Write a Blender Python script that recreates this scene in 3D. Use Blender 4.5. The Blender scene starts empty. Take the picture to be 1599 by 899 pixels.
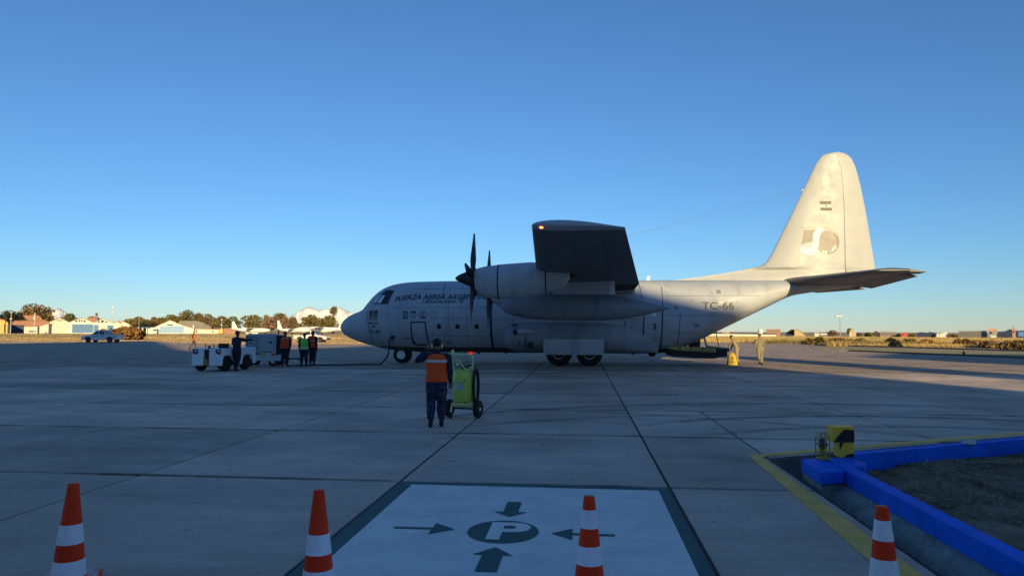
import bpy, bmesh, math, random
import numpy as np
from mathutils import Vector, Matrix, noise as mnoise
from mathutils.bvhtree import BVHTree
random.seed(7); np.random.seed(7)
SC = bpy.context.scene
COL = SC.collection
R_ = math.radians
PI = math.pi

# ------------------------------------------------------------------ camera
F, H = 1120.0, 1.83
PSI, PITCH, ROLL = R_(5.66), math.atan((516.7 - 449.5) / F), 0.0035
CAMR = Matrix.Rotation(PSI, 3, 'Z') @ Matrix.Rotation(PI / 2 + PITCH, 3, 'X') @ Matrix.Rotation(ROLL, 3, 'Z')
cd = bpy.data.cameras.new('camera'); cam = bpy.data.objects.new('camera', cd); COL.objects.link(cam)
cd.sensor_width = 36; cd.lens = F / 1599 * 36; cd.clip_start = 0.1; cd.clip_end = 30000
cam.matrix_world = Matrix.Translation((0, 0, H)) @ CAMR.to_4x4()
SC.camera = cam

# ------------------------------------------------------------------ light
SUN_AZ, SUN_EL = 18.3, 13.5          # light travels forward and to the left; the sun is low behind the viewpoint
world = bpy.data.worlds.new('World'); SC.world = world; world.use_nodes = True
wn = world.node_tree; bgn = wn.nodes['Background']
sky = wn.nodes.new('ShaderNodeTexSky'); sky.sky_type = 'NISHITA'; sky.sun_disc = False
sky.sun_elevation = R_(SUN_EL); sky.sun_rotation = R_(180 - SUN_AZ)
sky.altitude = 4000; sky.air_density = 1.7; sky.dust_density = 1.0; sky.ozone_density = 6.4
wn.links.new(sky.outputs[0], bgn.inputs[0]); bgn.inputs[1].default_value = 0.092
sl = bpy.data.lights.new('sun', 'SUN'); sl.energy = 3.9; sl.angle = R_(0.5); sl.color = (1, .78, .40)
so = bpy.data.objects.new('sun', sl); COL.objects.link(so)
SUND = Vector((-math.sin(R_(SUN_AZ)) * math.cos(R_(SUN_EL)), math.cos(R_(SUN_AZ)) * math.cos(R_(SUN_EL)), -math.sin(R_(SUN_EL))))
so.rotation_euler = SUND.to_track_quat('-Z', 'Y').to_euler(); so.location = (20, -60, 30)
SC.view_settings.view_transform = 'Standard'; SC.view_settings.look = 'None'
SC.view_settings.exposure = 0.58; SC.view_settings.gamma = 1.0
SC.cycles.max_bounces = 6; SC.cycles.diffuse_bounces = 3

# ------------------------------------------------------------------ helpers
def ray(px, py): return CAMR @ Vector(((px - 799.5) / F, -(py - 449.5) / F, -1))
def gp(px, py, z=0.0):                       # where a line of sight meets the height z
    w = ray(px, py); t = (z - H) / w.z; return (w.x * t, w.y * t)
def pY(px, py, Y):                           # where a line of sight meets the upright plane y = Y
    w = ray(px, py); t = Y / w.y; return Vector((w.x * t, Y, H + w.z * t))
def pD(px, py, d):                           # at the horizontal distance d
    w = ray(px, py); t = d / math.hypot(w.x, w.y); return Vector((w.x * t, w.y * t, H + w.z * t))

MATS = {}
def mat(name, col, rough=.6, metal=0.0, var=.12, scale=3.0, bump=0.0, bscale=None, spec=.4, emit=None, stretch=(1, 1, 1), col2=None, coat=0.0):
    if name in MATS: return MATS[name]
    m = bpy.data.materials.new(name); m.use_nodes = True; MATS[name] = m
    nt = m.node_tree; b = nt.nodes['Principled BSDF']
    b.inputs['Roughness'].default_value = rough; b.inputs['Metallic'].default_value = metal
    b.inputs['Specular IOR Level'].default_value = spec
    if coat: b.inputs['Coat Weight'].default_value = coat
    if emit:
        b.inputs['Emission Color'].default_value = (*emit[0], 1); b.inputs['Emission Strength'].default_value = emit[1]
    tc = nt.nodes.new('ShaderNodeTexCoord'); mp = nt.nodes.new('ShaderNodeMapping'); mp.inputs['Scale'].default_value = stretch
    nt.links.new(tc.outputs['Object'], mp.inputs[0])
    n = nt.nodes.new('ShaderNodeTexNoise'); n.inputs['Scale'].default_value = scale; n.inputs['Detail'].default_value = 6; n.inputs['Roughness'].default_value = .65
    nt.links.new(mp.outputs[0], n.inputs['Vector'])
    cr = nt.nodes.new('ShaderNodeValToRGB'); e = cr.color_ramp.elements
    e[0].position = .3; e[1].position = .7
    c2 = col2 or tuple(min(1, c * (1 + var)) for c in col)
    e[0].color = (*[c * (1 - var) for c in col], 1); e[1].color = (*c2, 1)
    nt.links.new(n.outputs['Fac'], cr.inputs[0]); nt.links.new(cr.outputs[0], b.inputs['Base Color'])
    if bump:
        n2 = nt.nodes.new('ShaderNodeTexNoise'); n2.inputs['Scale'].default_value = bscale or scale * 4; n2.inputs['Detail'].default_value = 8
        nt.links.new(tc.outputs['Object'], n2.inputs['Vector'])
        bp = nt.nodes.new('ShaderNodeBump'); bp.inputs['Strength'].default_value = bump; bp.inputs['Distance'].default_value = .1
        nt.links.new(n2.outputs['Fac'], bp.inputs['Height']); nt.links.new(bp.outputs[0], b.inputs['Normal'])
    return m

class MB:
    def __init__(s): s.v = []; s.f = []; s.mi = []; s.M = None
    def add(s, vs, fs, mi=0):
        o = len(s.v)
        if s.M is not None: vs = [s.M @ Vector(v) for v in vs]
        s.v += [tuple(v) for v in vs]; s.f += [tuple(i + o for i in f) for f in fs]; s.mi += [mi] * len(fs); return s
    def box(s, c, d, mi=0, rz=0.0, taper=1.0, M=None):
        x, y, z = d[0] / 2, d[1] / 2, d[2] / 2; vs = []
        for k, t in ((-1, 1), (1, taper)):
            for a, b in ((-1, -1), (1, -1), (1, 1), (-1, 1)): vs.append(Vector((a * x * t, b * y * t, k * z)))
        if M is not None: vs = [M @ v for v in vs]
        if rz: vs = [Matrix.Rotation(rz, 3, 'Z') @ v for v in vs]
        vs = [v + Vector(c) for v in vs]
        return s.add(vs, [(3, 2, 1, 0), (4, 5, 6, 7), (0, 1, 5, 4), (1, 2, 6, 5), (2, 3, 7, 6), (3, 0, 4, 7)], mi)
    def prism(s, poly, y0, y1, mi=0):        # poly in x,z swept along y
        n = len(poly); vs = [(p[0], y0, p[1]) for p in poly] + [(p[0], y1, p[1]) for p in poly]
        a = sum(poly[i][0] * poly[(i + 1) % n][1] - poly[(i + 1) % n][0] * poly[i][1] for i in range(n))
        fs = [tuple(range(n)), tuple(range(2 * n - 1, n - 1, -1))] + [(i, i + n, (i + 1) % n + n, (i + 1) % n) for i in range(n)]
        if a < 0: fs = [f[::-1] for f in fs]
        if y1 < y0: fs = [f[::-1] for f in fs]
        return s.add(vs, fs, mi)
    def slab(s, poly, z0, z1, mi=0):         # poly in x,y swept along z
        n = len(poly); vs = [(p[0], p[1], z0) for p in poly] + [(p[0], p[1], z1) for p in poly]
        a = sum(poly[i][0] * poly[(i + 1) % n][1] - poly[(i + 1) % n][0] * poly[i][1] for i in range(n))
        fs = [tuple(range(n - 1, -1, -1)), tuple(range(n, 2 * n))] + [(i, (i + 1) % n, (i + 1) % n + n, i + n) for i in range(n)]
        if a < 0: fs = [f[::-1] for f in fs]
        return s.add(vs, fs, mi)
    def sheet(s, poly, z, mi=0):
        a = sum(poly[i][0] * poly[(i + 1) % len(poly)][1] - poly[(i + 1) % len(poly)][0] * poly[i][1] for i in range(len(poly)))
        f = tuple(range(len(poly)))
        return s.add([(p[0], p[1], z) for p in poly], [f if a > 0 else f[::-1]], mi)
    def loft(s, rings, mi=0, cap=True, closed=True):
        n = len(rings[0]); vs = [p for r in rings for p in r]; fs = []
        for k in range(len(rings) - 1):
            for i in range(n if closed else n - 1):
                j = (i + 1) % n; fs.append((k * n + i, k * n + j, (k + 1) * n + j, (k + 1) * n + i))
        if cap and closed:
            fs.append(tuple(range(n - 1, -1, -1))); fs.append(tuple((len(rings) - 1) * n + i for i in range(n)))
        return s.add(vs, fs, mi)
    def tube(s, pts, r, n=8, mi=0, rr=None, close=False):
        pts = [Vector(p) for p in pts]; rings = []; m = len(pts)
        up = None
        for i, p in enumerate(pts):
            a = pts[(i - 1) % m] if (i > 0 or close) else p; b = pts[(i + 1) % m] if (i < m - 1 or close) else p
            t = (b - a).normalized()
            if up is None: up = Vector((0, 0, 1)) if abs(t.z) < .9 else Vector((0, 1, 0))
            x = t.cross(up)
            if x.length < 1e-4: x = t.cross(Vector((1, .1, 0)))
            x.normalize(); y = x.cross(t).normalized(); up = y
            q = r if rr is None else rr[i]
            rings.append([p + (x * math.cos(2 * PI * k / n) + y * math.sin(2 * PI * k / n)) * q for k in range(n)])
        if close: rings.append(rings[0]); return s.loft([[*r_][::-1] for r_ in rings], mi, cap=False)
        return s.loft([r_[::-1] for r_ in rings], mi)
    def lathe(s, prof, c=(0, 0, 0), axis='z', n=24, mi=0, cap=True, squash=1.0):
        rings = []
        for r, h in prof:
            ring = []
            for k in range(n):
                a = 2 * PI * k / n; x, y = r * math.cos(a), r * math.sin(a) * squash
                p = {'z': (x, y, h), 'x': (h, x, y), 'y': (y, h, x)}[axis]
                ring.append(Vector(p) + Vector(c))
            rings.append(ring)
        return s.loft(rings, mi, cap=cap)
    def ell(s, c, r, n=12, m=8, mi=0, M=None):
        rings = []
        for i in range(m + 1):
            a = -PI / 2 + PI * min(max(i / m, .02), .98)
            ring = [Vector((r[0] * math.cos(a) * math.cos(2 * PI * k / n), r[1] * math.cos(a) * math.sin(2 * PI * k / n), r[2] * math.sin(a))) for k in range(n)]
            if M is not None: ring = [M @ p for p in ring]
            rings.append([p + Vector(c) for p in ring])
        return s.loft(rings, mi)
    def mesh(s, name, mats, smooth=None):
        me = bpy.data.meshes.new(name); me.from_pydata(s.v, [], s.f)
        for m in (mats if isinstance(mats, (list, tuple)) else [mats]): me.materials.append(m)
        me.polygons.foreach_set('material_index', s.mi)
        me.validate(); me.update()
        if smooth is not None:
            me.polygons.foreach_set('use_smooth', [True] * len(me.polygons))
            if smooth < 180: me.set_sharp_from_angle(angle=R_(smooth))
        return me
    def build(s, name, mats, parent=None, smooth=None, off=None, bevel=0.0, seg=2, kind=None, label=None):
        if off is not None: s.v = [tuple(Vector(v) - Vector(off)) for v in s.v]
        ob = bpy.data.objects.new(name, s.mesh(name, mats, smooth)); COL.objects.link(ob)
        if parent is not None: ob.parent = parent
        if bevel:
            b = ob.modifiers.new('bevel', 'BEVEL'); b.width = bevel; b.segments = seg; b.limit_method = 'ANGLE'; b.angle_limit = R_(35)
            if smooth is None:
                ob.data.polygons.foreach_set('use_smooth', [True] * len(ob.data.polygons)); b.harden_normals = True
        if kind: ob['kind'] = kind
        if label: ob['label'] = label
        return ob

def tag(o, label, cat, group=None):
    o['label'] = label; o['category'] = cat
    if group: o['group'] = group
    return o
def thing(name, label, cat, loc=(0, 0, 0), rz=0.0, group=None):
    o = bpy.data.objects.new(name, None); COL.objects.link(o); o.location = loc; o.rotation_euler = (0, 0, rz); o.empty_display_size = .3
    return tag(o, label, cat, group)
def kids(o): return [c for c in bpy.data.objects if c.parent == o]
def dup(root, loc, rz=None, label=None, group=None):
    def cp(o, par):
        c = o.copy(); COL.objects.link(c); c.parent = par
        for k in kids(o): cp(k, c)
        return c
    r = cp(root, None); r.location = loc
    if rz is not None: r.rotation_euler = (0, 0, rz)
    if label: r['label'] = label
    if group: r['group'] = group
    return r
def struct(o): o['kind'] = 'structure'; return o

# ------------------------------------------------------------------ concrete
def concrete(name, base, joints=False, bumpk=.35):
    m = bpy.data.materials.new(name); m.use_nodes = True; nt = m.node_tree; N = nt.nodes.new; L = nt.links.new
    b = nt.nodes['Principled BSDF']; b.inputs['Roughness'].default_value = .82; b.inputs['Specular IOR Level'].default_value = .3
    g = N('ShaderNodeNewGeometry'); pos = g.outputs['Position']
    def nz(scale, detail=5, stretch=(1, 1, 1), rough=.6):
        mp = N('ShaderNodeMapping'); mp.inputs['Scale'].default_value = stretch; L(pos, mp.inputs[0])
        n = N('ShaderNodeTexNoise'); n.inputs['Scale'].default_value = scale; n.inputs['Detail'].default_value = detail; n.inputs['Roughness'].default_value = rough
        L(mp.outputs[0], n.inputs['Vector']); return n.outputs['Fac']
    def ma(op, a, c, clamp=False):
        n = N('ShaderNodeMath'); n.operation = op; n.use_clamp = clamp
        for i, v in enumerate((a, c)):
            if v is None: continue
            if isinstance(v, (int, float)): n.inputs[i].default_value = v
            else: L(v, n.inputs[i])
        return n.outputs[0]
    def rng(v, a, c, o0, o1):
        n = N('ShaderNodeMapRange'); n.inputs[1].default_value = a; n.inputs[2].default_value = c; n.inputs[3].default_value = o0; n.inputs[4].default_value = o1; L(v, n.inputs[0]); return n.outputs[0]
    k = rng(nz(.35, 4), .3, .7, .82, 1.16)
    k = ma('MULTIPLY', k, rng(nz(1.6, 8, (.45, 1, 1), .7), .3, .7, .84, 1.14))
    k = ma('MULTIPLY', k, rng(nz(14, 6, rough=.75), .3, .7, .86, 1.12)); k = ma('MULTIPLY', k, rng(nz(3.3, 7, (.5, 1, 1), .8), .60, .74, 1, .66))
    k = ma('MULTIPLY', k, rng(nz(.8, 5, (.25, 1.6, 1)), .55, .75, 1, .84))          # long dirty streaks
    oi = N('ShaderNodeObjectInfo'); k = ma('MULTIPLY', k, rng(oi.outputs['Random'], 0, 1, .84, 1.15))
    sx = N('ShaderNodeSeparateXYZ'); L(pos, sx.inputs[0]); X, Y = sx.outputs[0], sx.outputs[1]
    n1 = nz(2.2, 4)
    def arc(cx, cy, rad, w, dark, x0, x1):                                             # a tyre track: a ring band, broken up
        dx = ma('SUBTRACT', X, cx); dy = ma('SUBTRACT', Y, cy)
        d = ma('SQRT', ma('ADD', ma('MULTIPLY', dx, dx), ma('MULTIPLY', dy, dy)), None)
        e = ma('ABSOLUTE', ma('SUBTRACT', d, rad), None)
        band = rng(e, w * .3, w, 1, 0); fade = ma('MULTIPLY', rng(X, x0, x0 + 1.2, 0, 1), rng(X, x1 - 3, x1, 1, 0))
        return ma('SUBTRACT', 1, ma('MULTIPLY', ma('MULTIPLY', band, fade), ma('MULTIPLY', rng(n1, .3, .6, .3, 1), dark)))
    for a in ((6.5, 8.5, 8.0, .26, .62, 1.0, 12), (6.5, 8.5, 6.3, .22, .5, 1.6, 12), (6.0, 7.0, 12.2, .3, .5, -4, 10), (5, 6, 10.6, .22, .4, -3, 8), (-3, 4, 13, .25, .35, -2, 9)):
        k = ma('MULTIPLY', k, arc(*a))
    def blot(cx, cy, rx, ry, dark):                                                     # oil and rubber stains
        dx = ma('DIVIDE', ma('SUBTRACT', X, cx), rx); dy = ma('DIVIDE', ma('SUBTRACT', Y, cy), ry)
        d = ma('ADD', ma('ADD', ma('MULTIPLY', dx, dx), ma('MULTIPLY', dy, dy)), ma('MULTIPLY', ma('SUBTRACT', n1, .5), 1.6))
        return ma('SUBTRACT', 1, ma('MULTIPLY', rng(d, .3, 1.1, 1, 0), dark))
    for a in ((-17, 22.2, 6.5, 1.5, .3), (-2.5, 31.5, 4.5, .6, .45), (-1.2, 35.5, 5.0, .45, .4), (-2.5, 28.5, 3.2, .4, .3), (-5.6, 15.5, .9, .5, .25), (-8.6, 17.2, 1.6, .5, .2)):
        k = ma('MULTIPLY', k, blot(*a))
    ty = ma('ABSOLUTE', ma('SUBTRACT', ma('FRACT', ma('ADD', ma('DIVIDE', ma('SUBTRACT', Y, .4), 4.15), .5), None), .5), None)      # tar smeared along the cross joints
    wob = ma('MULTIPLY', ma('SUBTRACT', nz(5, 4), .5), .02); ty = ma('ADD', ty, wob)
    k = ma('MULTIPLY', k, ma('SUBTRACT', 1, ma('MULTIPLY', rng(ty, .010, .022, 1, 0), rng(nz(.55, 5, (1, .3, 1), .7), .40, .58, .12, .78))))
    def voro(feature, scale, warp):
        mp = N('ShaderNodeMapping'); L(pos, mp.inputs[0]); nw = N('ShaderNodeTexNoise'); nw.inputs['Scale'].default_value = 1.3; nw.inputs['Detail'].default_value = 6; L(pos, nw.inputs['Vector'])
        va = N('ShaderNodeVectorMath'); va.operation = 'MULTIPLY_ADD'; L(nw.outputs['Color'], va.inputs[0]); va.inputs[1].default_value = (warp, warp, 0); L(mp.outputs[0], va.inputs[2])
        v = N('ShaderNodeTexVoronoi'); v.voronoi_dimensions = '2D'; v.feature = feature; v.inputs['Scale'].default_value = scale; L(va.outputs[0], v.inputs['Vector']); return v.outputs['Distance']
    k = ma('MULTIPLY', k, ma('SUBTRACT', 1, ma('MULTIPLY', rng(voro('DISTANCE_TO_EDGE', .32, 1.1), .0008, .0045, 1, 0), rng(nz(.23, 3), .50, .58, 0, .6))))     # hairline cracks
    k = ma('MULTIPLY', k, ma('SUBTRACT', 1, ma('MULTIPLY', rng(voro('F1', 1.1, .25), .02, .06, 1, 0), rng(nz(.4, 3), .48, .6, 0, .65))))                          # drips
    k = ma('MULTIPLY', k, rng(voro('F1', .42, 1.5), .06, .5, .84, 1.04))                                                                                          # patchy wear
    if joints:
        for (v, per, o) in ((X, 3.32, 1.0), (Y, 4.15, .4)):
            t = ma('FRACT', ma('DIVIDE', ma('SUBTRACT', v, o), per), None)
            t = ma('ABSOLUTE', ma('SUBTRACT', t, .5), None)
            k = ma('MULTIPLY', k, rng(t, .487, .493, 1, .25))
    mx = N('ShaderNodeMix'); mx.data_type = 'RGBA'; mx.blend_type = 'MULTIPLY'; mx.inputs[0].default_value = 1
    mx.inputs[6].default_value = (*base, 1)
    cb = N('ShaderNodeCombineColor'); [L(k, cb.inputs[i]) for i in range(3)]; L(cb.outputs[0], mx.inputs[7]); L(mx.outputs[2], b.inputs['Base Color'])
    bp = N('ShaderNodeBump'); bp.inputs['Strength'].default_value = bumpk; bp.inputs['Distance'].default_value = .12 if joints else .03
    L(ma('ADD', nz(25, 8, rough=.75), ma('MULTIPLY', nz(6, 4), .5)), bp.inputs['Height']); L(bp.outputs[0], b.inputs['Normal'])
    return m
CONC = concrete('apron_concrete', (.64, .48, .375))
CONCF = concrete('apron_concrete_far', (.64, .48, .375), True, 1.0)
TAR = mat('joint_tar', (.018, .018, .02), .7, scale=20, var=.4)

# ================================================================== LARGE STRUCTURE
# terminal buildings at the camera's back: their roofline throws the long shadow on the apron
TB = -60.0
SD = Vector((math.sin(R_(SUN_AZ)), -math.cos(R_(SUN_AZ)), 0))
TK = math.tan(R_(SUN_EL)) / math.cos(R_(SUN_AZ))
def roof_pt(px, py):
    x, y = gp(px, py); return (x + (y - TB) * math.tan(R_(SUN_AZ)), (y - TB) * TK)
M_TERM = mat('terminal_render', (.66, .65, .63), .8, scale=.6, var=.08, bump=.1)
def hall(name, prof, depth, label):
    b = MB(); f = [Vector((x, TB, z)) for x, z in prof]; k = [p + SD * depth for p in f]; n = len(f)
    a = sum(prof[i][0] * prof[(i + 1) % n][1] - prof[(i + 1) % n][0] * prof[i][1] for i in range(n))
    fs = [tuple(range(n)), tuple(range(2 * n - 1, n - 1, -1))] + [(i, i + n, (i + 1) % n + n, (i + 1) % n) for i in range(n)]
    b.add(f + k, fs if a > 0 else [q[::-1] for q in fs])
    t = thing(name, label, 'building', (sum(p[0] for p in prof) / n, TB, 0))
    b.build('wall', M_TERM, t, off=t.location); return t
rp = [(41.6, 25.5), (41.5, 27.5), (40.5, 28.0), (38.7, 28.15), (37.0, 28.6), (35.2, 29.25), (32.8, 30.9)] + [roof_pt(*p) for p in [(580, 540), (493, 544), (400, 547), (300, 548), (282, 546), (262, 538)]]
lf = [roof_pt(*p) for p in [(240, 532.4), (200, 532.4), (100, 534.8), (0, 536.5)]]
hall('terminal_building', [(41.6, -.06)] + rp + lf + [(lf[-1][0] - 60, lf[-1][1]), (lf[-1][0] - 60, -.06)], 9, 'long grey terminal behind the viewpoint whose roofline shades the apron')
c0, c1 = roof_pt(1220, 565.2)[0], roof_pt(1220, 559.7)[0]
hall('control_block', [(c1, -.06), (c1, roof_pt(1150, 556)[1]), (c0, roof_pt(1150, 556)[1] + .5), (c0, -.06)], 3.5, 'narrow grey block beside the terminal throwing a shadow strip')
e0, e1 = roof_pt(1440, 562.0), roof_pt(1440, 553.0)
hall('cargo_building', [(e1[0] + 26, -.06), (e1[0] + 26, e1[1]), (e1[0], e1[1] + .8), (e0[0], e0[1] + 1.5), (e0[0], -.06)], 8, 'low grey hall at the right end of the terminal row')

# ------------------------------------------------------------------ ground
DIRT = mat('dry_dirt', (.50, .33, .16), .95, var=.32, scale=.12, bump=.6, bscale=1.2, col2=(.60, .42, .21))
GUV = Vector((math.cos(R_(29.3)), math.sin(R_(29.3)), 0))             # direction of the slanting side of the planted bed
GN = Vector((-GUV.y, GUV.x, 0))
C0 = Vector((2.7, 10.9, 0))
WX = 26.0; WY = C0.y + (WX - C0.x) * GUV.y / GUV.x
BIG = 14000.0
g = MB()
zg = -.045
def q(x0, y0, x1, y1): g.sheet([(x0, y0), (x1, y0), (x1, y1), (x0, y1)], zg)
g.sheet([(-BIG, -300), (2.72, -300), (2.72, 10.9), (-BIG, 10.9)], zg)
g.sheet([(-BIG, 10.9), (2.72, 10.9), (WX, WY), (WX, 30), (-BIG, 30)], zg)
g.sheet([(WX, -20), (BIG, -20), (BIG, 30), (WX, 30)], zg)
g.sheet([(2.72, -300), (BIG, -300), (BIG, -20), (2.72, -20)], zg)
for y0, y1 in ((30, 100), (100, 400), (400, BIG)): q(-BIG, y0, BIG, y1)
struct(g.build('ground', DIRT))

# apron: slabs one by one near the viewpoint, sheets with jointed material beyond
XE = [-25.44, -22.12, -18.8, -15.48, -12.16, -8.86, -5.58, -2.23, 1.01, 2.68, 5.97, 9.3, 12.6, 15.9, 19.2]
YE = [8.7 + 4.15 * k for k in range(-4, 7)]
Y0A, Y1A = YE[0], YE[-1]
ap = MB(); ap.sheet([(XE[0], Y0A), (2.68, Y0A), (2.68, 10.9), (XE[-1], C0.y + (XE[-1] - C0.x) * GUV.y / GUV.x), (XE[-1], Y1A), (XE[0], Y1A)], -.016)
apron = struct(ap.build('apron', TAR))
def clip(poly, n, c):
    out = []
    for i in range(len(poly)):
        a, b = poly[i], poly[(i + 1) % len(poly)]; da, db = a.dot(n) - c, b.dot(n) - c
        if da >= 0: out.append(a)
        if (da >= 0) != (db >= 0): out.append(a + (b - a) * (da / (da - db)))
    return out
def inset(poly, d):
    n = len(poly); out = []
    for i in range(n):
        p0, p1, p2 = poly[i - 1], poly[i], poly[(i + 1) % n]
        e1 = (p1 - p0).normalized(); e2 = (p2 - p1).normalized()
        n1 = Vector((-e1.y, e1.x)); n2 = Vector((-e2.y, e2.x)); bs = n1 + n2
        out.append(p1 + bs * (d / max(.3, n1.dot(bs) if False else bs.dot(n1))))
    return out
SLABM = {}
def slab_mesh(poly):
    key = tuple((round(p.x, 3), round(p.y, 3)) for p in poly)
    if key in SLABM: return SLABM[key]
    a = inset(poly, .019); t = inset(poly, .027); n = len(poly)
    b = MB(); b.loft([[(p.x, p.y, z) for p in r] for r, z in ((a, -.10), (a, -.008), (t, 0.0))])
    SLABM[key] = b.mesh('concrete_slab', CONC); return SLABM[key]
for j in range(len(YE) - 1):
    for i in range(len(XE) - 1):
        cx, cy = (XE[i] + XE[i + 1]) / 2, (YE[j] + YE[j + 1]) / 2
        poly = [Vector(p) for p in ((XE[i], YE[j]), (XE[i + 1], YE[j]), (XE[i + 1], YE[j + 1]), (XE[i], YE[j + 1]))]
        if XE[i] > 2.5: poly = clip(poly, Vector((GN.x, GN.y)), C0.x * GN.x + C0.y * GN.y)
        if len(poly) < 3: continue
        if XE[i] >= 1.0 and XE[i + 1] < 2.7 and YE[j] > 16.5: continue             # the short extra joint stops here
        if 2.6 < XE[i] < 2.7 and YE[j] > 16.5: poly[0].x = poly[3].x = 1.01
        poly = [p - Vector((cx, cy)) for p in poly]
        ok = [poly[k] for k in range(len(poly)) if (poly[k] - poly[k - 1]).length > .05]
        if len(ok) < 3: continue
        o = bpy.data.objects.new('concrete_slab', slab_mesh(ok)); COL.objects.link(o); o.parent = apron
        flat = XE[i] < 1.5 and XE[i + 1] > -2.5 and YE[j] < 8.5
        o.location = (cx, cy, 0 if flat else random.uniform(-.004, .003))
af = MB()
edge = [(-260, 104), (-75, 104), gp(240, 532.6), gp(330, 536.5), gp(560, 537), (8, 112), gp(1110, 534.5), gp(1240, 538), gp(1290, 544.5), gp(1440, 552.2), gp(1599, 559.0), (60, 44), (60, 30)]
af.sheet([(-260, Y1A), (60, Y1A)] + [(e[0], e[1]) for e in edge[::-1] if e[1] > Y1A], 0)
af.sheet([(-260, Y0A), (XE[0], Y0A), (XE[0], Y1A), (-260, Y1A)], 0)
xr = XE[-1]; yr = C0.y + (xr - C0.x) * GUV.y / GUV.x
af.sheet([(xr, yr), (WX, WY), (60, WY), (60, Y1A), (xr, Y1A)], 0)
af.sheet([(-260, -60), (2.68, -60), (2.68, Y0A), (-260, Y0A)], 0)
struct(af.build('far_apron', CONCF))

# painted parking square: white field, green border, P in a disc and four arrows (flat paint)
def paint(name, col, wear=.25, chip=None, thr=.66):
    m = bpy.data.materials.new(name); m.use_nodes = True; nt = m.node_tree; N = nt.nodes.new; L = nt.links.new
    b = nt.nodes['Principled BSDF']; b.inputs['Roughness'].default_value = .7
    g_ = N('ShaderNodeNewGeometry'); n = N('ShaderNodeTexNoise'); n.inputs['Scale'].default_value = 2.0; n.inputs['Detail'].default_value = 9; n.inputs['Roughness'].default_value = .72; L(g_.outputs['Position'], n.inputs['Vector'])
    cr = N('ShaderNodeValToRGB'); e = cr.color_ramp.elements; e[0].position = .3; e[1].position = .58
    e[0].color = (*[c * (1 - wear) for c in col], 1); e[1].color = (*col, 1); L(n.outputs['Fac'], cr.inputs[0])
    n2 = N('ShaderNodeTexNoise'); n2.inputs['Scale'].default_value = 7; n2.inputs['Detail'].default_value = 8; n2.inputs['Roughness'].default_value = .8; L(g_.outputs['Position'], n2.inputs['Vector'])
    c2 = N('ShaderNodeValToRGB'); e = c2.color_ramp.elements; e[0].position = thr; e[1].position = thr + .04; e[0].color = (1, 1, 1, 1) if chip is None else (0, 0, 0, 1); e[1].color = (.45, .45, .47, 1) if chip is None else (1, 1, 1, 1); L(n2.outputs['Fac'], c2.inputs[0])
    mx = N('ShaderNodeMix'); mx.data_type = 'RGBA'; mx.blend_type = 'MULTIPLY'; mx.inputs[0].default_value = 1; L(cr.outputs[0], mx.inputs[6]); L(c2.outputs[0], mx.inputs[7])
    if chip is not None: mx.blend_type = 'MIX'; L(c2.outputs[0], mx.inputs[0]); nt.links.remove(mx.inputs[7].links[0]); mx.inputs[7].default_value = (*chip, 1)
    L(mx.outputs[2], b.inputs['Base Color'])
    bp = N('ShaderNodeBump'); bp.inputs['Strength'].default_value = .25; bp.inputs['Distance'].default_value = .01; L(n2.outputs['Fac'], bp.inputs['Height']); L(bp.outputs[0], b.inputs['Normal'])
    return m
P_WHITE = paint('white_paint', (.84, .81, .75), .22, (.40, .36, .31), .655); P_GREEN = paint('green_paint', (.02, .105, .10), .35, (.34, .29, .24), .67); P_YEL = paint('yellow_paint', (1.0, .54, .10), .3, (.5, .38, .26), .64); P_LINE = paint('line_paint', (.6, .6, .58), .3)
b = MB(); b.sheet([(-2.205, .7), (.985, .7), (.985, 8.675), (-2.205, 8.675)], .004); struct(b.build('green_border_marking', P_GREEN))
b = MB(); b.sheet([(-2.03, .9), (.86, .9), (.86, 8.50), (-2.03, 8.50)], .008); struct(b.build('white_square_marking', P_WHITE))
b = MB(); PC = (-.73, 6.62)
b.sheet([(PC[0] + .325 * math.cos(2 * PI * k / 48), PC[1] + .37 * math.sin(2 * PI * k / 48)) for k in range(48)], .012)
struct(b.build('parking_disc_marking', P_GREEN))
b = MB()                                                              # letter P
px0, px1, py0, py1 = -.86, -.56, 6.34, 6.91; st = .125
b.sheet([(px0, py0), (px0 + st, py0), (px0 + st, py1), (px0, py1)], .016)
rc = [(px0 + st, py1 - .165)]; ro, ri = .165, .05
cxp = -.65; outer = [(cxp + ro * math.cos(a), py1 - .165 + ro * math.sin(a)) for a in [PI / 2 - PI * k / 14 for k in range(15)]]
inner = [(cxp - .02 + ri * math.cos(a), py1 - .165 + ri * math.sin(a)) for a in [PI / 2 - PI * k / 14 for k in range(15)]]
outer = [(px0 + st, py1)] + outer + [(px0 + st, py1 - .33)]; inner = [(px0 + st + .002, py1 - .115)] + inner + [(px0 + st + .002, py1 - .215)]
for k in range(len(outer) - 1): b.sheet([outer[k], outer[k + 1], inner[k + 1], inner[k]], .016)
struct(b.build('letter_p_marking', P_WHITE))
def arrow(tip, ang, L_, hl, hw, sw):
    M = Matrix.Rotation(ang, 2); pts = [(0, 0), (-hl, hw), (-hl, sw), (-L_, sw), (-L_, -sw), (-hl, -sw), (-hl, -hw)]
    b = MB(); b.sheet([tuple(M @ Vector(p) + Vector(tip)) for p in pts], .012); struct(b.build('arrow_marking', P_GREEN))
arrow((-1.18, 6.64), 0, .57, .21, .19, .03); arrow((-.29, 6.60), PI, .57, .19, .18, .03)
arrow((-.73, 7.13), -PI / 2, .62, .2, .17, .075); arrow((-.74, 6.14), PI / 2, .63, .22, .165, .085)

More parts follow.
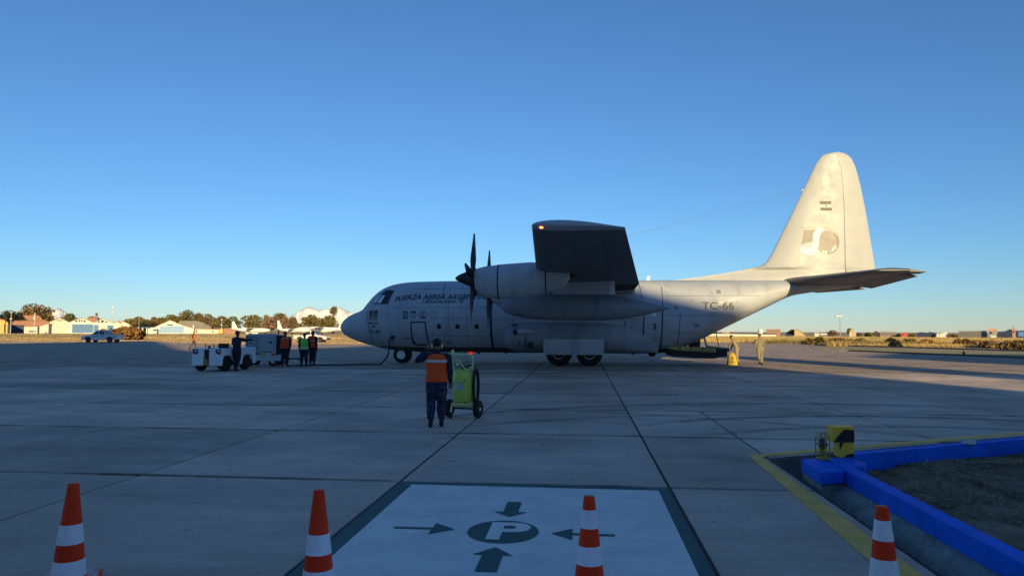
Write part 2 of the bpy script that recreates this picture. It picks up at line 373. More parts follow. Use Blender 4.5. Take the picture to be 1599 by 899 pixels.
# yellow edge line round the planted bed
b = MB(); w = .17
o0 = Vector((2.44, 11.13)); d2 = Vector((GUV.x, GUV.y)); n2 = Vector((GN.x, GN.y))
b.sheet([(2.22, -3), (2.53, -3), (2.55, 5.8), (2.60, 10.96), (2.44, 11.12), (2.27, 5.8)], .004)
b.sheet([(2.44, 11.12), (2.60, 10.96), tuple(Vector((2.60, 10.96)) + d2 * 20), tuple(Vector((2.44, 11.12)) + d2 * 20)], .004)
struct(b.build('yellow_line_marking', P_YEL))
b = MB(); pts = [gp(468, 559), gp(458, 562), gp(460, 565), gp(480, 567.2), gp(520, 568.2), gp(606, 569.4)]; pts2 = [gp(470, 560.2), gp(462, 562), gp(464, 564.4), gp(481, 566.2), gp(520, 567.4), gp(606, 568.8)]
for k in range(len(pts) - 1): b.sheet([pts[k], pts[k + 1], pts2[k + 1], pts2[k]], .006)
b.sheet([gp(960, 567.5), gp(1090, 571.5), gp(1090, 571.0), gp(960, 567.1)], .006)
b.sheet([gp(1420, 578.4), gp(1490, 574.6), gp(1490, 574.0), gp(1420, 577.4)], .006)
b.sheet([gp(1500, 541.6), gp(1600, 545.3), gp(1600, 544.7), gp(1500, 541.1)], .02) if False else None
struct(b.build('white_line_marking', P_LINE))

# ------------------------------------------------------------------ planted bed: trench, blue kerb, soil
M_TR = mat('trench_concrete', (.16, .155, .15), .9, var=.3, scale=3, bump=.5)
M_BLUE = paint('blue_kerb_paint', (.003, .15, .82), .35, (.20, .22, .25), .66); M_BLUE.node_tree.nodes['Principled BSDF'].inputs['Specular IOR Level'].default_value = .15
M_GREYK = mat('grey_kerb_mortar', (.25, .265, .25), .9, var=.4, scale=2.2, bump=.6, bscale=12)
b = MB(); b.sheet([(2.55, -20), (WX, -20), (WX, WY + .5), tuple(C0.xy + Vector((-.1, .4)))], -.36); struct(b.build('trench_floor', M_TR))
b = MB()
b.add([(2.7, -20, -.004), (2.7, C0.y, -.004), (2.7, C0.y, -.36), (2.7, -20, -.36)], [(0, 1, 2, 3)])
b.add([(C0.x, C0.y, -.004), (WX, WY, -.004), (WX, WY, -.36), (C0.x, C0.y, -.36)], [(0, 1, 2, 3)])
struct(b.build('trench_wall', M_TR))
KZ, KX0, KX1 = .20, 3.09, 3.27
kO = Vector((3.69, 10.39)); kI = Vector((3.60, 10.15))                        # outer and inner line of the slanting kerb
def on(o, x): return (x, o.y + (x - o.x) * d2.y / d2.x)
kerb = thing('blue_kerb', 'blue painted concrete kerb around the dark planted bed', 'kerb', (3.0, 8, 0))
KOFF = kerb.location
b = MB(); ys = [-8, -5, -2, .5, 2.6, 4.7, 6.8, 8.9]; yend = 9.86
segs = ys + [yend]
for k in range(len(segs) - 1):                                       # cast lengths butted together
    s_ = MB(); s_.prism([(KX0 + random.uniform(-.004, .004), .02), (KX1, .02), (KX1 - .004, KZ + random.uniform(-.004, .004)), (KX0 + .012, KZ)], segs[k] + .0012, segs[k + 1] - .0012)
    s_.build('kerb_stone', M_BLUE, kerb, off=KOFF, bevel=.008)
xs = [3.52, 4.65, 6.0, 7.6, 9.2, 10.8, 13, 16, 20, 25]
for k in range(len(xs) - 1):
    x0, x1 = xs[k] + .0012, xs[k + 1] - .0012
    s_ = MB(); s_.slab([on(kO, x0), on(kO, x1), on(kI, x1), on(kI, x0)], -.30, KZ - .01 + random.uniform(-.004, .004)); s_.build('kerb_stone', M_BLUE, kerb, off=KOFF, bevel=.008)
s_ = MB(); s_.slab([(2.745, 8.78), (3.085, 8.96), (3.085, 9.84), (2.78, 9.66)], .045, KZ + .003); s_.build('kerb_ledge', M_BLUE, kerb, off=KOFF, bevel=.02)
s_ = MB(); s_.slab([(3.245, 9.22), (3.44, 9.32), (3.56, 9.58), (3.52, 9.90), (3.245, 9.96)], .02, KZ - .012); s_.build('kerb_ledge', M_BLUE, kerb, off=KOFF, bevel=.03)
# mortar footing under the kerb, bulging into the trench
b = MB(); rings = []
for k in range(60):
    y = -8 + 17.8 * k / 59; w_ = .03 * mnoise.noise(Vector((0, y * .9, 3)))
    rings.append([(2.80 + w_ * .5, y, -.355), (2.84 + w_, y, -.20), (2.96 + w_ * .7, y, -.05), (3.085, y, .018), (3.20, y, .018), (3.20, y, -.355)])

b.loft([r[::-1] for r in rings]); b.build('footing', M_GREYK, kerb, smooth=60, off=KOFF)
b = MB(); b.slab([(2.755, 8.80), (3.09, 8.98), (3.09, 9.82), (2.79, 9.64)], -.355, .043); b.build('footing', M_GREYK, kerb, off=KOFF, bevel=.03)
# soil
SOIL = mat('dark_soil', (.04, .03, .02), .98, var=.6, scale=1.8, bump=1, bscale=9, col2=(.33, .245, .15))
b = MB(); NX, NY = 120, 110; vs = []; fs = []; idx = {}
for j in range(NY + 1):
    for i in range(NX + 1):
        x = 3.22 + (20 - 3.22) * (i / NX) ** 1.6; ymax = (9.9 if x < 3.5 else on(kI, x)[1] + .03); y = -6 + (ymax + 6) * (1 - (1 - j / NY) ** 1.3)
        z = -.01 + .09 * mnoise.fractal(Vector((x * .9, y * .9, 1)), 1, 2, 5) + .03 * mnoise.noise(Vector((x * 5, y * 5, 2))) + .12 * (1 - math.exp(-((x - 3.1) * .5)))
        z = min(z, .16 + (x - 3.1) * .05)
        dk = on(kI, max(x, 3.5))[1] - y; z -= .10 * math.exp(-max(0, dk) * 1.6) * (x > 3.6)
        if i == 0 or j == NY: z = min(z, .06)
        vs.append((x, y, z))
for j in range(NY):
    for i in range(NX):
        a = j * (NX + 1) + i; fs.append((a, a + 1, a + NX + 2, a + NX + 1))
b.add(vs, fs); soil = struct(b.build('soil_bed', SOIL, smooth=180))
# withered grass lying on the soil
def blades(name, spots, mats, hmin, hmax, wk, n, lean, label=None, flat=0.0):
    V = []; Fc = []; MI = []
    for (x, y, z, s, mi) in spots:
        for k in range(n):
            a = random.uniform(0, 2 * PI); h = random.uniform(hmin, hmax) * s; l = random.uniform(.2, 1) * lean * h; r = random.uniform(0, .5) * s * hmax
            bx, by = x + r * math.cos(a * 3.1), y + r * math.sin(a * 3.1); w = wk * h * .5
            dx, dy = math.cos(a), math.sin(a); o = len(V)
            V += [(bx - dy * w, by + dx * w, z), (bx + dy * w, by - dx * w, z), (bx + dx * l, by + dy * l, z + h * (1 - flat))]; Fc.append((o, o + 1, o + 2)); MI.append(mi)
    b = MB(); b.v = V; b.f = Fc; b.mi = MI; o = b.build(name, mats); o['kind'] = 'stuff'; 
    if label: o['label'] = label
    return o
STRAW = mat('dry_straw', (.33, .27, .16), .9, var=.4, scale=3); STRAW2 = mat('dry_straw_brown', (.46, .24, .11), .9, var=.4, scale=3)
sp = []
for _ in range(5200):
    x = 3.2 + random.random() ** 1.3 * 10; y = random.uniform(1, on(kI, x)[1] - .08)
    if mnoise.noise(Vector((x * .8, y * 1.2, 7))) < -.05: continue
    d = math.hypot(x - 3.1, 0); z = -.01 + .09 * mnoise.fractal(Vector((x * .9, y * .9, 1)), 1, 2, 5) + .12 * (1 - math.exp(-((x - 3.1) * .5)))
    z -= .10 * math.exp(-max(0, on(kI, max(x, 3.5))[1] - y) * 1.6)
    sp.append((x, y, z, random.uniform(.6, 1.3), 1 if (x > 5.2 and y > 8.6 and mnoise.noise(Vector((x * .5, y * .5, 3))) > -.25) or random.random() < .15 else 0))
blades('withered_grass', sp, [STRAW, STRAW2], .04, .13, .07, 7, 2.2, flat=.45)

V = []; Fc = []
for _ in range(2600):                                                 # clods, pebbles and scraps on the soil
    x = 3.3 + random.random() ** 1.4 * 9; y = random.uniform(1.5, on(kI, max(x, 3.6))[1] - .12)
    z = -.01 + .09 * mnoise.fractal(Vector((x * .9, y * .9, 1)), 1, 2, 5) + .12 * (1 - math.exp(-((x - 3.1) * .5))) - .10 * math.exp(-max(0, on(kI, max(x, 3.5))[1] - y) * 1.6)
    r = random.uniform(.008, .03) * (1.5 if random.random() < .1 else 1); o = len(V); a0 = random.random() * 6
    V += [(x + r * math.cos(a0 + k * 1.57), y + r * random.uniform(.7, 1.2) * math.sin(a0 + k * 1.57), z) for k in range(4)] + [(x + r * .2, y, z + r * random.uniform(.7, 1.3))]
    Fc += [(o, o + 1, o + 4), (o + 1, o + 2, o + 4), (o + 2, o + 3, o + 4), (o + 3, o, o + 4)]
b = MB(); b.v = V; b.f = Fc; b.mi = [0] * len(Fc); o = b.build('soil_clods', mat('pale_clods', (.26, .21, .14), .95, var=.5, scale=2)); o['kind'] = 'stuff'

# ------------------------------------------------------------------ far field: grass, tracks
FIELD = mat('dry_field', (.52, .37, .16), .95, var=.25, scale=.06, bump=.6, bscale=1.5, col2=(.60, .45, .22))
STRIP = mat('short_grass_strip', (.36, .30, .13), .95, var=.25, scale=.2, bump=1, bscale=2)
ROAD = mat('gravel_track', (.40, .32, .22), .95, var=.15, scale=.3, bump=.6)
b = MB(); b.sheet([gp(240, 532.2), gp(560, 532), (20, 130), gp(1100, 532.5), gp(1270, 535.5), gp(1440, 539), gp(1620, 546), (420, 60), (1500, 420), (-900, 420), (-420, 110), gp(0, 529)], -.038); struct(b.build('grass_field', FIELD))
b = MB(); b.sheet([gp(1268, 541), gp(1290, 546), gp(1440, 553.2), gp(1620, 560.8), gp(1620, 550.2), gp(1440, 545.0), gp(1290, 540)], -.022); struct(b.build('grass_strip', STRIP))
b = MB(); b.sheet([gp(1240, 538.6), gp(1290, 540.2), gp(1440, 545.2), gp(1620, 550.4), gp(1620, 545.3), gp(1440, 540.6), gp(1290, 537.2), gp(1240, 536.4)], -.03); struct(b.build('gravel_track', ROAD))
b = MB()
for a_, c_ in (((1275, 538.6), (1440, 543.4)), ((1440, 543.4), (1625, 548.9)), ((1330, 548.0), (1440, 552.9)), ((1440, 552.9), (1625, 560.2))):
    p, r = Vector(gp(*a_)), Vector(gp(*c_)); n_ = (r - p).normalized(); n_ = Vector((-n_.y, n_.x)) * .35
    b.slab([tuple(p - n_), tuple(r - n_), tuple(r + n_), tuple(p + n_)], -.05, .12)
struct(b.build('low_kerb', mat('dark_kerb', (.12, .10, .08), .9)))
G1 = mat('tall_dry_grass', (.60, .43, .17), .9, var=.25, scale=.15); G2 = mat('brown_grass', (.30, .19, .075), .9, var=.3, scale=.3); G3 = mat('olive_grass', (.28, .23, .08), .9, var=.3, scale=.3)
sp = []
for _ in range(34000):                                                 # right-hand field
    px = random.uniform(1090, 1640); d = 105 + 190 * random.random() ** 1.5
    if px < 1290: d += 22
    p = pD(px, 530, d); hd = mnoise.noise(Vector((p.x * .04, p.y * .12, 4)))
    s = random.uniform(.5, 1.1) * (1.5 if (d < 135 and hd > .12) else 1)
    sp.append((p.x, p.y, -.05, s, 2 if hd > .32 else (1 if hd > .15 else 0)))
blades('tall_grass', sp, [G1, G2, G3], .28, .55, .14, 5, 1.2)
sp = []
for _ in range(15000):                                                 # left-hand verge
    px = random.uniform(-40, 575); d = 165 + 215 * random.random() ** 1.3
    p = pD(px, 525, d); hd = mnoise.noise(Vector((p.x * .05, p.y * .09, 9)))
    if hd < -.12: continue
    sp.append((p.x, p.y, -.05, random.uniform(.4, 1.0), 2 if hd > .3 else (1 if hd > .12 else 0)))
blades('verge_grass', sp, [G1, G2, G3], .2, .48, .16, 5, 1.2)
sp = []
for _ in range(2500):
    px = random.uniform(1285, 1620); d = random.uniform(50, 95); p = pD(px, 548, d)
    yy = 516.7 + 0.0035 * (px - 800) + 1120 * 1.83 / d
    if not (538 + (px - 1290) * .036 < yy - 2 < 545.5 + (px - 1290) * .0455): continue
    sp.append((p.x, p.y, -.03, random.uniform(.3, .6), random.choice((0, 0, 2))))
blades('strip_grass', sp, [G1, G1, G3], .08, .22, .2, 5, 1.0)

sp = []
for _ in range(20000):                                                # clods and stubble on the bare earth catch the low sun
    px = random.uniform(-20, 575); d = 96 + 85 * random.random() ** 1.2
    p = pD(px, 525, d); yy = 516.7 + .0035 * (px - 800) + 1120 * 1.83 / d
    if yy > np.interp(px, [0, 240, 330, 560], [535.2, 532.4, 536.3, 536.8]) - .6: continue
    sp.append((p.x, p.y, -.05, random.uniform(.5, 1.2), 0))
blades('earth_clods', sp, [DIRT], .04, .10, 1.6, 4, .8)
# snow mountains
SNOW = mat('snow', (.84, .82, .80), .8, var=.0, scale=.004, col2=(.88, .86, .84), bump=.25, bscale=.01)
def mountain(pts, D, label):
    P = [pD(px, py, D) for px, py in pts]; rings = []; n = 140; b = MB()
    xs_ = np.linspace(pts[0][0], pts[-1][0], n); ys_ = np.interp(xs_, [p[0] for p in pts], [p[1] for p in pts])
    for k in range(9):
        t = k / 8; ring = []
        for i in range(n):
            p = pD(xs_[i], ys_[i], D); h = max(0, p.z) * (1 - t) ** 1.15; dirv = Vector((p.x, p.y, 0)).normalized()
            nz_ = mnoise.fractal(Vector((xs_[i] * .12, t * 2.5, D)), 1, 2, 5)
            ring.append(Vector((p.x, p.y, 0)) - dirv * (t * 420 + nz_ * 60 * (t > 0)) + Vector((0, 0, h + nz_ * 14 * (1 if 0 < t < 1 else .3) - (3 if k == 8 else 0))))
        rings.append(ring)
    back = [Vector((p.x, p.y, -3)) + Vector((p.x, p.y, 0)).normalized() * 600 for p in rings[0]]
    b.loft([back] + rings, closed=False)
    o = b.build('snow_mountain', SNOW, smooth=180); o['kind'] = 'structure'; o['label'] = label; return o
mountain([(432, 503), (447, 496), (462, 489), (470, 484), (476, 480.5), (483, 478.2), (490, 481), (498, 484.5), (504, 482), (509, 481), (514, 483), (521, 480), (530, 479.5), (538, 483), (546, 487), (560, 492), (585, 500), (620, 510)], 7000, 'snow covered mountain behind the trees left of the nose')
mountain([(52, 508), (64, 497), (72, 488), (80, 484.5), (88, 482), (94, 481), (100, 485.5), (108, 492), (120, 500), (134, 508)], 7200, 'small snow peak behind the hangar roofs')

# ================================================================== TRANSPORT AIRCRAFT
YC = 40.3; XN = -13.93
AC = thing('transport_aircraft', 'large grey four-engine military transport aircraft with a tall pale tail fin', 'aircraft', (-.45, YC, 0))
AO = AC.location
def aircraft_paint(name, base, dirt=.35):
    m = bpy.data.materials.new(name); m.use_nodes = True; nt = m.node_tree; N = nt.nodes.new; L = nt.links.new
    b = nt.nodes['Principled BSDF']; b.inputs['Roughness'].default_value = .42; b.inputs['Specular IOR Level'].default_value = .35
    tc = N('ShaderNodeTexCoord')
    def nz(scale, stretch, det=6, rough=.6):
        mp = N('ShaderNodeMapping'); mp.inputs['Scale'].default_value = stretch; L(tc.outputs['Object'], mp.inputs[0])
        n = N('ShaderNodeTexNoise'); n.inputs['Scale'].default_value = scale; n.inputs['Detail'].default_value = det; n.inputs['Roughness'].default_value = rough; L(mp.outputs[0], n.inputs['Vector']); return n.outputs['Fac']
    def rng(v, a, c, o0, o1):
        n = N('ShaderNodeMapRange'); n.inputs[1].default_value = a; n.inputs[2].default_value = c; n.inputs[3].default_value = o0; n.inputs[4].default_value = o1; L(v, n.inputs[0]); return n.outputs[0]
    def mul(a, c):
        n = N('ShaderNodeMath'); n.operation = 'MULTIPLY'; L(a, n.inputs[0]); L(c, n.inputs[1]); return n.outputs[0]
    k = mul(rng(nz(.45, (1, 1, 1)), .3, .7, 1 - dirt * .28, 1 + dirt * .15), rng(nz(1.2, (1.6, 1, .22), 8, .7), .52, .75, 1, 1 - dirt))   # rain streaks run down
    k = mul(k, rng(nz(1.0, (.5, 1, 1.6), 7, .7), .55, .75, 1, 1 - dirt * .6))
    cb = N('ShaderNodeCombineColor'); [L(k, cb.inputs[i]) for i in range(3)]
    mx = N('ShaderNodeMix'); mx.data_type = 'RGBA'; mx.blend_type = 'MULTIPLY'; mx.inputs[0].default_value = 1; mx.inputs[6].default_value = (*base, 1); L(cb.outputs[0], mx.inputs[7]); L(mx.outputs[2], b.inputs['Base Color'])
    rr = rng(nz(2, (1, 1, 1)), .3, .7, .35, .55); L(rr, b.inputs['Roughness'])
    bp = N('ShaderNodeBump'); bp.inputs['Strength'].default_value = .08; bp.inputs['Distance'].default_value = .05; L(nz(.9, (1, 1, 1), 3), bp.inputs['Height']); L(bp.outputs[0], b.inputs['Normal'])
    return m
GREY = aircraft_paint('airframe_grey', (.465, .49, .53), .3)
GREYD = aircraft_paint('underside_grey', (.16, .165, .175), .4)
MARK = mat('stencil_grey', (.045, .055, .085), .6, var=.15, scale=2)
MARKT = mat('tail_stencil', (.17, .155, .135), .6, var=.15, scale=2)
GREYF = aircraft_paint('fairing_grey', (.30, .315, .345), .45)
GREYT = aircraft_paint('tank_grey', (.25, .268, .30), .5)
GREYD2 = aircraft_paint('gear_door_grey', (.52, .55, .59), .35)
SOOT = mat('exhaust_soot', (.03, .03, .033), .8, var=.4, scale=.8)
BELLY = mat('shaded_oily_belly', (.045, .05, .06), .6, var=.4, scale=.8)  # dark for the shade under the fuselage as well as for oil
SEAM = mat('panel_seam', (.035, .04, .05), .7, scale=3)
GLASS = mat('cockpit_glass', (.012, .016, .02), .06, var=0, spec=.8)
GLASSB = mat('sky_painted_glass', (.74, .80, .80), .1, var=.3, scale=3, spec=.8)  # pale colour stands for bright sky seen through the panes
RUB = mat('tyre_rubber', (.018, .018, .019), .85, var=.2, scale=6)
RIM = mat('rim_white', (.86, .86, .84), .5, var=.1, scale=6)
DARKM = mat('dark_metal', (.03, .03, .034), .5, .3, scale=6)
BLACK = mat('propeller_black', (.016, .017, .02), .45, scale=3)
BTIP = mat('blade_tip_paint', (.11, .11, .12), .45, scale=3)

# fuselage: side outline read on the centre plane
top = [(533.2, 511), (534.5, 504), (538, 499.5), (545, 494), (553, 489.6), (562, 486.6), (567, 484.5), (572, 480), (578, 471.5), (584, 463.5), (590, 457.5), (597, 452), (606, 447.6), (618, 443.8), (634, 441.2), (655, 439.8), (700, 438.9), (780, 438.3), (900, 437.8), (1040, 437.6), (1150, 437.6), (1262, 437.8), (1310, 438), (1367, 439)]
bot = [(533.2, 512), (535, 517.5), (539, 522.5), (548, 528), (560, 532.8), (575, 537.5), (590, 541.5), (605, 545), (625, 548), (660, 549.2), (700, 549.8), (900, 551), (1030, 552), (1046, 549.5), (1062, 543.5), (1085, 533.5), (1103, 524.6), (1140, 506), (1180, 486.5), (1230, 462), (1290, 453), (1340, 447), (1367, 441.5)]
tp = np.array([[*pY(x, y, YC)] for x, y in top]); bt = np.array([[*pY(x, y, YC)] for x, y in bot])
us = np.array([0, .04, .15, .4, .8, 1.3, 2, 3, 4.2, 5.2, 6.2, 19.3, 20.5, 22, 24, 26, 28, 29.3, 29.8]); ws = np.array([.05, .22, .42, .68, .94, 1.18, 1.45, 1.74, 1.95, 2.07, 2.13, 2.13, 2.10, 1.96, 1.6, 1.16, .7, .36, .2])
def fus(x):
    return np.interp(x, tp[:, 0], tp[:, 2]), np.interp(x, bt[:, 0], bt[:, 2]), np.interp(x - XN, us, ws)
xs = np.concatenate([XN + np.array([0, .03, .08, .16, .28, .45, .65, .9, 1.2]), np.arange(XN + 1.45, XN + 7, .28), np.arange(XN + 7, XN + 18.5, .9), np.arange(XN + 18.5, XN + 29.6, .35), [15.62]])
xs = xs[xs <= 15.65]
Z1 = np.array([fus(x)[0] for x in xs]); Z0 = np.array([fus(x)[1] for x in xs]); WW = np.array([fus(x)[2] for x in xs])
def sm(a, n=2):
    a = a.copy()
    for _ in range(n): a[2:-1] = .25 * a[1:-2] + .5 * a[2:-1] + .25 * a[3:] if False else .25 * a[1:-2] + .5 * a[2:-1] + .25 * a[3:]
    return a
Z1[10:] = sm(Z1, 1)[10:]; WW = sm(WW, 2); Z0[10:] = sm(Z0, 1)[10:]
NS = 56; rings = []
for x, z1, z0, w in zip(xs, Z1, Z0, WW):
    u = x - XN; eb = 2.0 + min(1.1, max(0, (u - 17) * .22)); zc = z0 + (z1 - z0) * (.5 if u > 6 else .47); ring = []
    for k in range(NS):
        a = 2 * PI * k / NS; c, s_ = math.cos(a), math.sin(a); e = 2.05 if s_ > 0 else eb
        r_ = (abs(c) ** e + abs(s_) ** e) ** (-1 / e)
        ring.append((x, YC + w * c * r_, zc + ((z1 - zc) if s_ > 0 else (zc - z0)) * s_ * r_))
    rings.append(ring)
b = MB(); b.loft(rings)
for i, f in enumerate(b.f):                                           # belly shade, along with its oil, put into a darker colour
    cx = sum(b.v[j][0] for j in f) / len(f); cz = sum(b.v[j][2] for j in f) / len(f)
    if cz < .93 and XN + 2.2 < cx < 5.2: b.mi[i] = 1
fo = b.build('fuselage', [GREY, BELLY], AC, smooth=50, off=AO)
def bvh(o): return BVHTree.FromPolygons([v.co.copy() for v in o.data.vertices], [tuple(p.vertices) for p in o.data.polygons])
BF = bvh(fo)
def refine(vs, fs, mx):
    bm = bmesh.new(); bv = [bm.verts.new((x, 0, z)) for x, z in vs]
    for f in fs:
        try: bm.faces.new([bv[i] for i in f])
        except ValueError: pass
    bmesh.ops.triangulate(bm, faces=bm.faces[:])
    for _ in range(5):
        es = [e for e in bm.edges if e.calc_length() > mx]
        if not es: break
        bmesh.ops.subdivide_edges(bm, edges=es, cuts=1); bmesh.ops.triangulate(bm, faces=[f for f in bm.faces if len(f.verts) > 3])
    bm.verts.index_update(); r_ = [(v.co.x, v.co.z) for v in bm.verts], [tuple(v.index for v in f.verts) for f in bm.faces]; bm.free(); return r_
def onto(name, vs, fs, m, tree=None, off=.008, mx=.22, side=-1, parent=AC, label=None, mb=None):
    """lay a flat drawing (world x, z) on the skin of the aircraft"""
    tree = tree or BF; vs, fs = refine(vs, fs, mx); out = []; good = []
    for x, z in vs:
        h = tree.ray_cast(Vector((x - AO.x, side * 30, z)), Vector((0, -side, 0)))
        if h[0] is None: out.append(None)
        else:
            n = h[1] if h[1].y * side > 0 else -h[1]; out.append(h[0] + n * off)
    b = MB()
    for f in fs:
        if all(out[i] is not None for i in f): good.append(f)
    mp = {}
    for f in good:
        for i in f:
            if i not in mp: mp[i] = len(b.v); b.v.append(tuple(out[i]))
    for f in good:
        f = tuple(mp[i] for i in f); p = [Vector(b.v[i]) for i in f]; n = (p[1] - p[0]).cross(p[2] - p[0])
        b.f.append(f if n.y * side > 0 else f[::-1]); b.mi.append(0)
    if mb is not None:
        mb.add(b.v, b.f); return
    return b.build(name, m, parent, label=label)
def px2(pts, Y): return [(pY(x, y, Y).x, pY(x, y, Y).z) for x, y in pts]
def poly(name, pts, Y, m, **k): v = px2(pts, Y); return onto(name, v, [tuple(range(len(v)))], m, **k)
def strip(pts, Y, w):                                                 # a line w metres wide
    v = [Vector(p) for p in px2(pts, Y)]; vs = []; fs = []
    for i in range(len(v) - 1):
        d = (v[i + 1] - v[i]).normalized(); n = Vector((-d.y, d.x)) * w / 2; o = len(vs)
        vs += [tuple(v[i] - n - d * w * .3), tuple(v[i + 1] - n + d * w * .3), tuple(v[i + 1] + n + d * w * .3), tuple(v[i] + n - d * w * .3)]; fs.append((o, o + 1, o + 2, o + 3))
    return vs, fs
def text(s, x0, x1, ybase, hpx, Y, m, name='lettering', tree=None, shear=0.0, bold=.0, tilt=0.0, off=.010, warp=None, label=None):
    c = bpy.data.curves.new('t', 'FONT'); c.body = s; c.size = 1; c.shear = shear; c.offset = bold * 1.3; c.resolution_u = 3; c.fill_mode = 'FRONT'
    o = bpy.data.objects.new('t', c); COL.objects.link(o); bpy.context.view_layer.update()
    me = bpy.data.meshes.new_from_object(o.evaluated_get(bpy.context.evaluated_depsgraph_get()))
    v = np.array([tuple(p.co) for p in me.vertices]); fs = [tuple(p.vertices) for p in me.polygons]
    bpy.data.objects.remove(o); bpy.data.curves.remove(c); bpy.data.meshes.remove(me)
    a = pY(x0, ybase, Y); e = pY(x1, ybase + tilt, Y); hh = hpx / F * Y * 1.0
    lo, hi = v.min(0), v.max(0); t = (v[:, 0] - lo[0]) / (hi[0] - lo[0]); hz = v[:, 1] / .7
    X = a.x + (e.x - a.x) * t; Z = a.z + (e.z - a.z) * t + hz * hh
    if warp is not None: Z += warp(t)
    return onto(name, list(zip(X, Z)), fs, m, tree=tree, off=off, mx=.3, label=label)

# windows, door, markings on the near side (glass repeated on the far side)
YS = 38.25
for sd in (-1, 1):
    for pts, m in (([(577.2, 484.6), (583.2, 484.6), (583.2, 500), (577.2, 500)], GLASS), ([(584.6, 484.6), (592, 484.6), (592, 500), (584.6, 500)], GLASS),
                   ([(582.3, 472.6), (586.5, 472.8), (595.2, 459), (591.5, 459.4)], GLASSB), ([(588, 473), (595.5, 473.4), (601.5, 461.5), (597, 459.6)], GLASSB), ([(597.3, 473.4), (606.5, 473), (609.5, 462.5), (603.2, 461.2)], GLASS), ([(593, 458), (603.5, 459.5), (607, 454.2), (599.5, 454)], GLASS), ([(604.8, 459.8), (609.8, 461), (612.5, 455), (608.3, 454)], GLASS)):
        poly('cockpit_window', pts, YS + .7, m, side=sd, off=.012, mx=.15)
    mb = MB()
    for pts in ([(586.7, 473.4), (596.2, 458.6)], [(596.3, 473.8), (602.4, 460.2)], [(581, 473.5), (607.5, 474.2), (613.5, 454), (598, 453)], [(592, 458.8), (610.5, 461.4)], [(603.8, 460.6), (607.8, 453.6)]):
        onto('window_frame', *strip(pts, YS + .7, .055), SEAM, side=sd, off=.016, mx=.15)

    for x in (685, 714, 744):
        vs = [(x + 3.6 * math.cos(2 * PI * k / 16), 509.6 + 3.9 * math.sin(2 * PI * k / 16)) for k in range(16)]
        poly('porthole', vs, YS - .05, GLASS, side=sd)
poly('crew_door', [(642, 504), (663, 504), (665, 537), (645, 537.5)], YS, GREY, off=.012, label='crew door outlined with a dark seal')
mb = MB()
for pts, w in (([(641, 537.5), (641.2, 503), (664, 502.6), (666, 538), (644.5, 538.4), (641.6, 528)], .075), ([(1005.5, 486), (1004.6, 541)], .06), ([(1034.5, 483), (1033.5, 543)], .06), ([(628, 528), (640.5, 528)], .05), ([(976, 500), (976, 543)], .03), ([(1062, 490), (1060, 537)], .03), ([(567, 486), (571, 510), (574, 536)], .03), ([(1000, 443), (1005, 484)], .03), ([(1034.5, 481), (1035, 447)], .03), ([(690, 458), (690, 442)], .03)):
    onto('panel_seam', *strip(pts, YS, w), SEAM, off=.015)
LINE = mat('skin_joint', (.17, .18, .20), .7, scale=3)
for pts in [[(x, y0), (x + 1, 541)] for x, y0 in ((606, 486), (626, 500), (674, 500), (700, 446), (728, 446), (800, 446), (850, 510), (1080, 446), (1112, 446), (1150, 446), (1196, 446))] + [[(600, 480), (1005, 480)], [(676, 497), (1000, 498)], [(668, 524), (780, 525)], [(640, 450), (760, 449)], [(1040, 462), (1190, 461)], [(1040, 492), (1120, 492)], [(1040, 520), (1095, 519)]]:
    onto('skin_joint', *strip(pts, YS, .022), LINE, off=.006, mx=.4)
for x, y in ((716, 466), (655, 527), (603, 530), (694, 532), (1052, 478), (1120, 452), (1085, 505)):
    poly('access_hatch', [(x, y), (x + 7, y), (x + 7, y + 6), (x, y + 6)], YS, GREYT, off=.008)
poly('propeller_warning_stripe', [(764.6, 462), (768.6, 462), (768.6, 543), (764.6, 543)], YS, mat('stripe_blue', (.03, .045, .12), .6), off=.011)
text('FUERZA AEREA ARGENTINA', 616, 766, 467.2, 7.6, YS + .35, MARK, shear=.22, bold=.022, warp=lambda t: -.13 * np.maximum(0, 1 - t / .22) ** 1.6)
text('I BRIGADA AEREA', 660.5, 713, 473.0, 4.0, YS + .2, MARK, shear=.1, bold=.02)
text('TC-66', 574.5, 593.5, 520.0, 5.6, YS + .45, MARK, bold=.02)
text('SALIDA', 574.5, 590, 506.2, 2.8, YS + .5, MARK, bold=.03) if False else None
text('CAP.', 579, 586, 512.2, 3.0, YS + .5, MARK, bold=.03) if False else None
mb = MB()                                                             # two unreadable stencil lines above the number
for x0, x1, y, h in ((574, 576, 505.8, 2.6), (576.8, 579, 505.8, 2.6), (579.8, 582, 505.8, 2.6), (584, 586.3, 505.8, 2.6), (587, 590, 505.8, 2.6), (580, 582, 511, 3), (582.8, 585.6, 511, 3)):
    v = px2([(x0, y - h), (x1, y - h), (x1, y), (x0, y)], YS + .5); onto('small_stencil', v, [(0, 1, 2, 3)], MARK, off=.01)
text('TC-66', 1096.5, 1147.5, 482.6, 11.0, YS - .1, MARKT, bold=.012)
text('3', 1018, 1025, 513.5, 8, YS, MARK, bold=.01)
def ringpoly(cx, cy, r0, r1, Y, n=28, sy=1.05):
    v = px2([(cx + r * math.cos(2 * PI * k / n), cy + sy * r * math.sin(2 * PI * k / n)) for r in (r0, r1) for k in range(n)], Y)
    return v, [(k, (k + 1) % n, n + (k + 1) % n, n + k) for k in range(n)]
def disc(cx, cy, r, Y, n=20): v = px2([(cx + r * math.cos(2 * PI * k / n), cy + r * math.sin(2 * PI * k / n)) for k in range(n)], Y); return v, [tuple(range(n))]
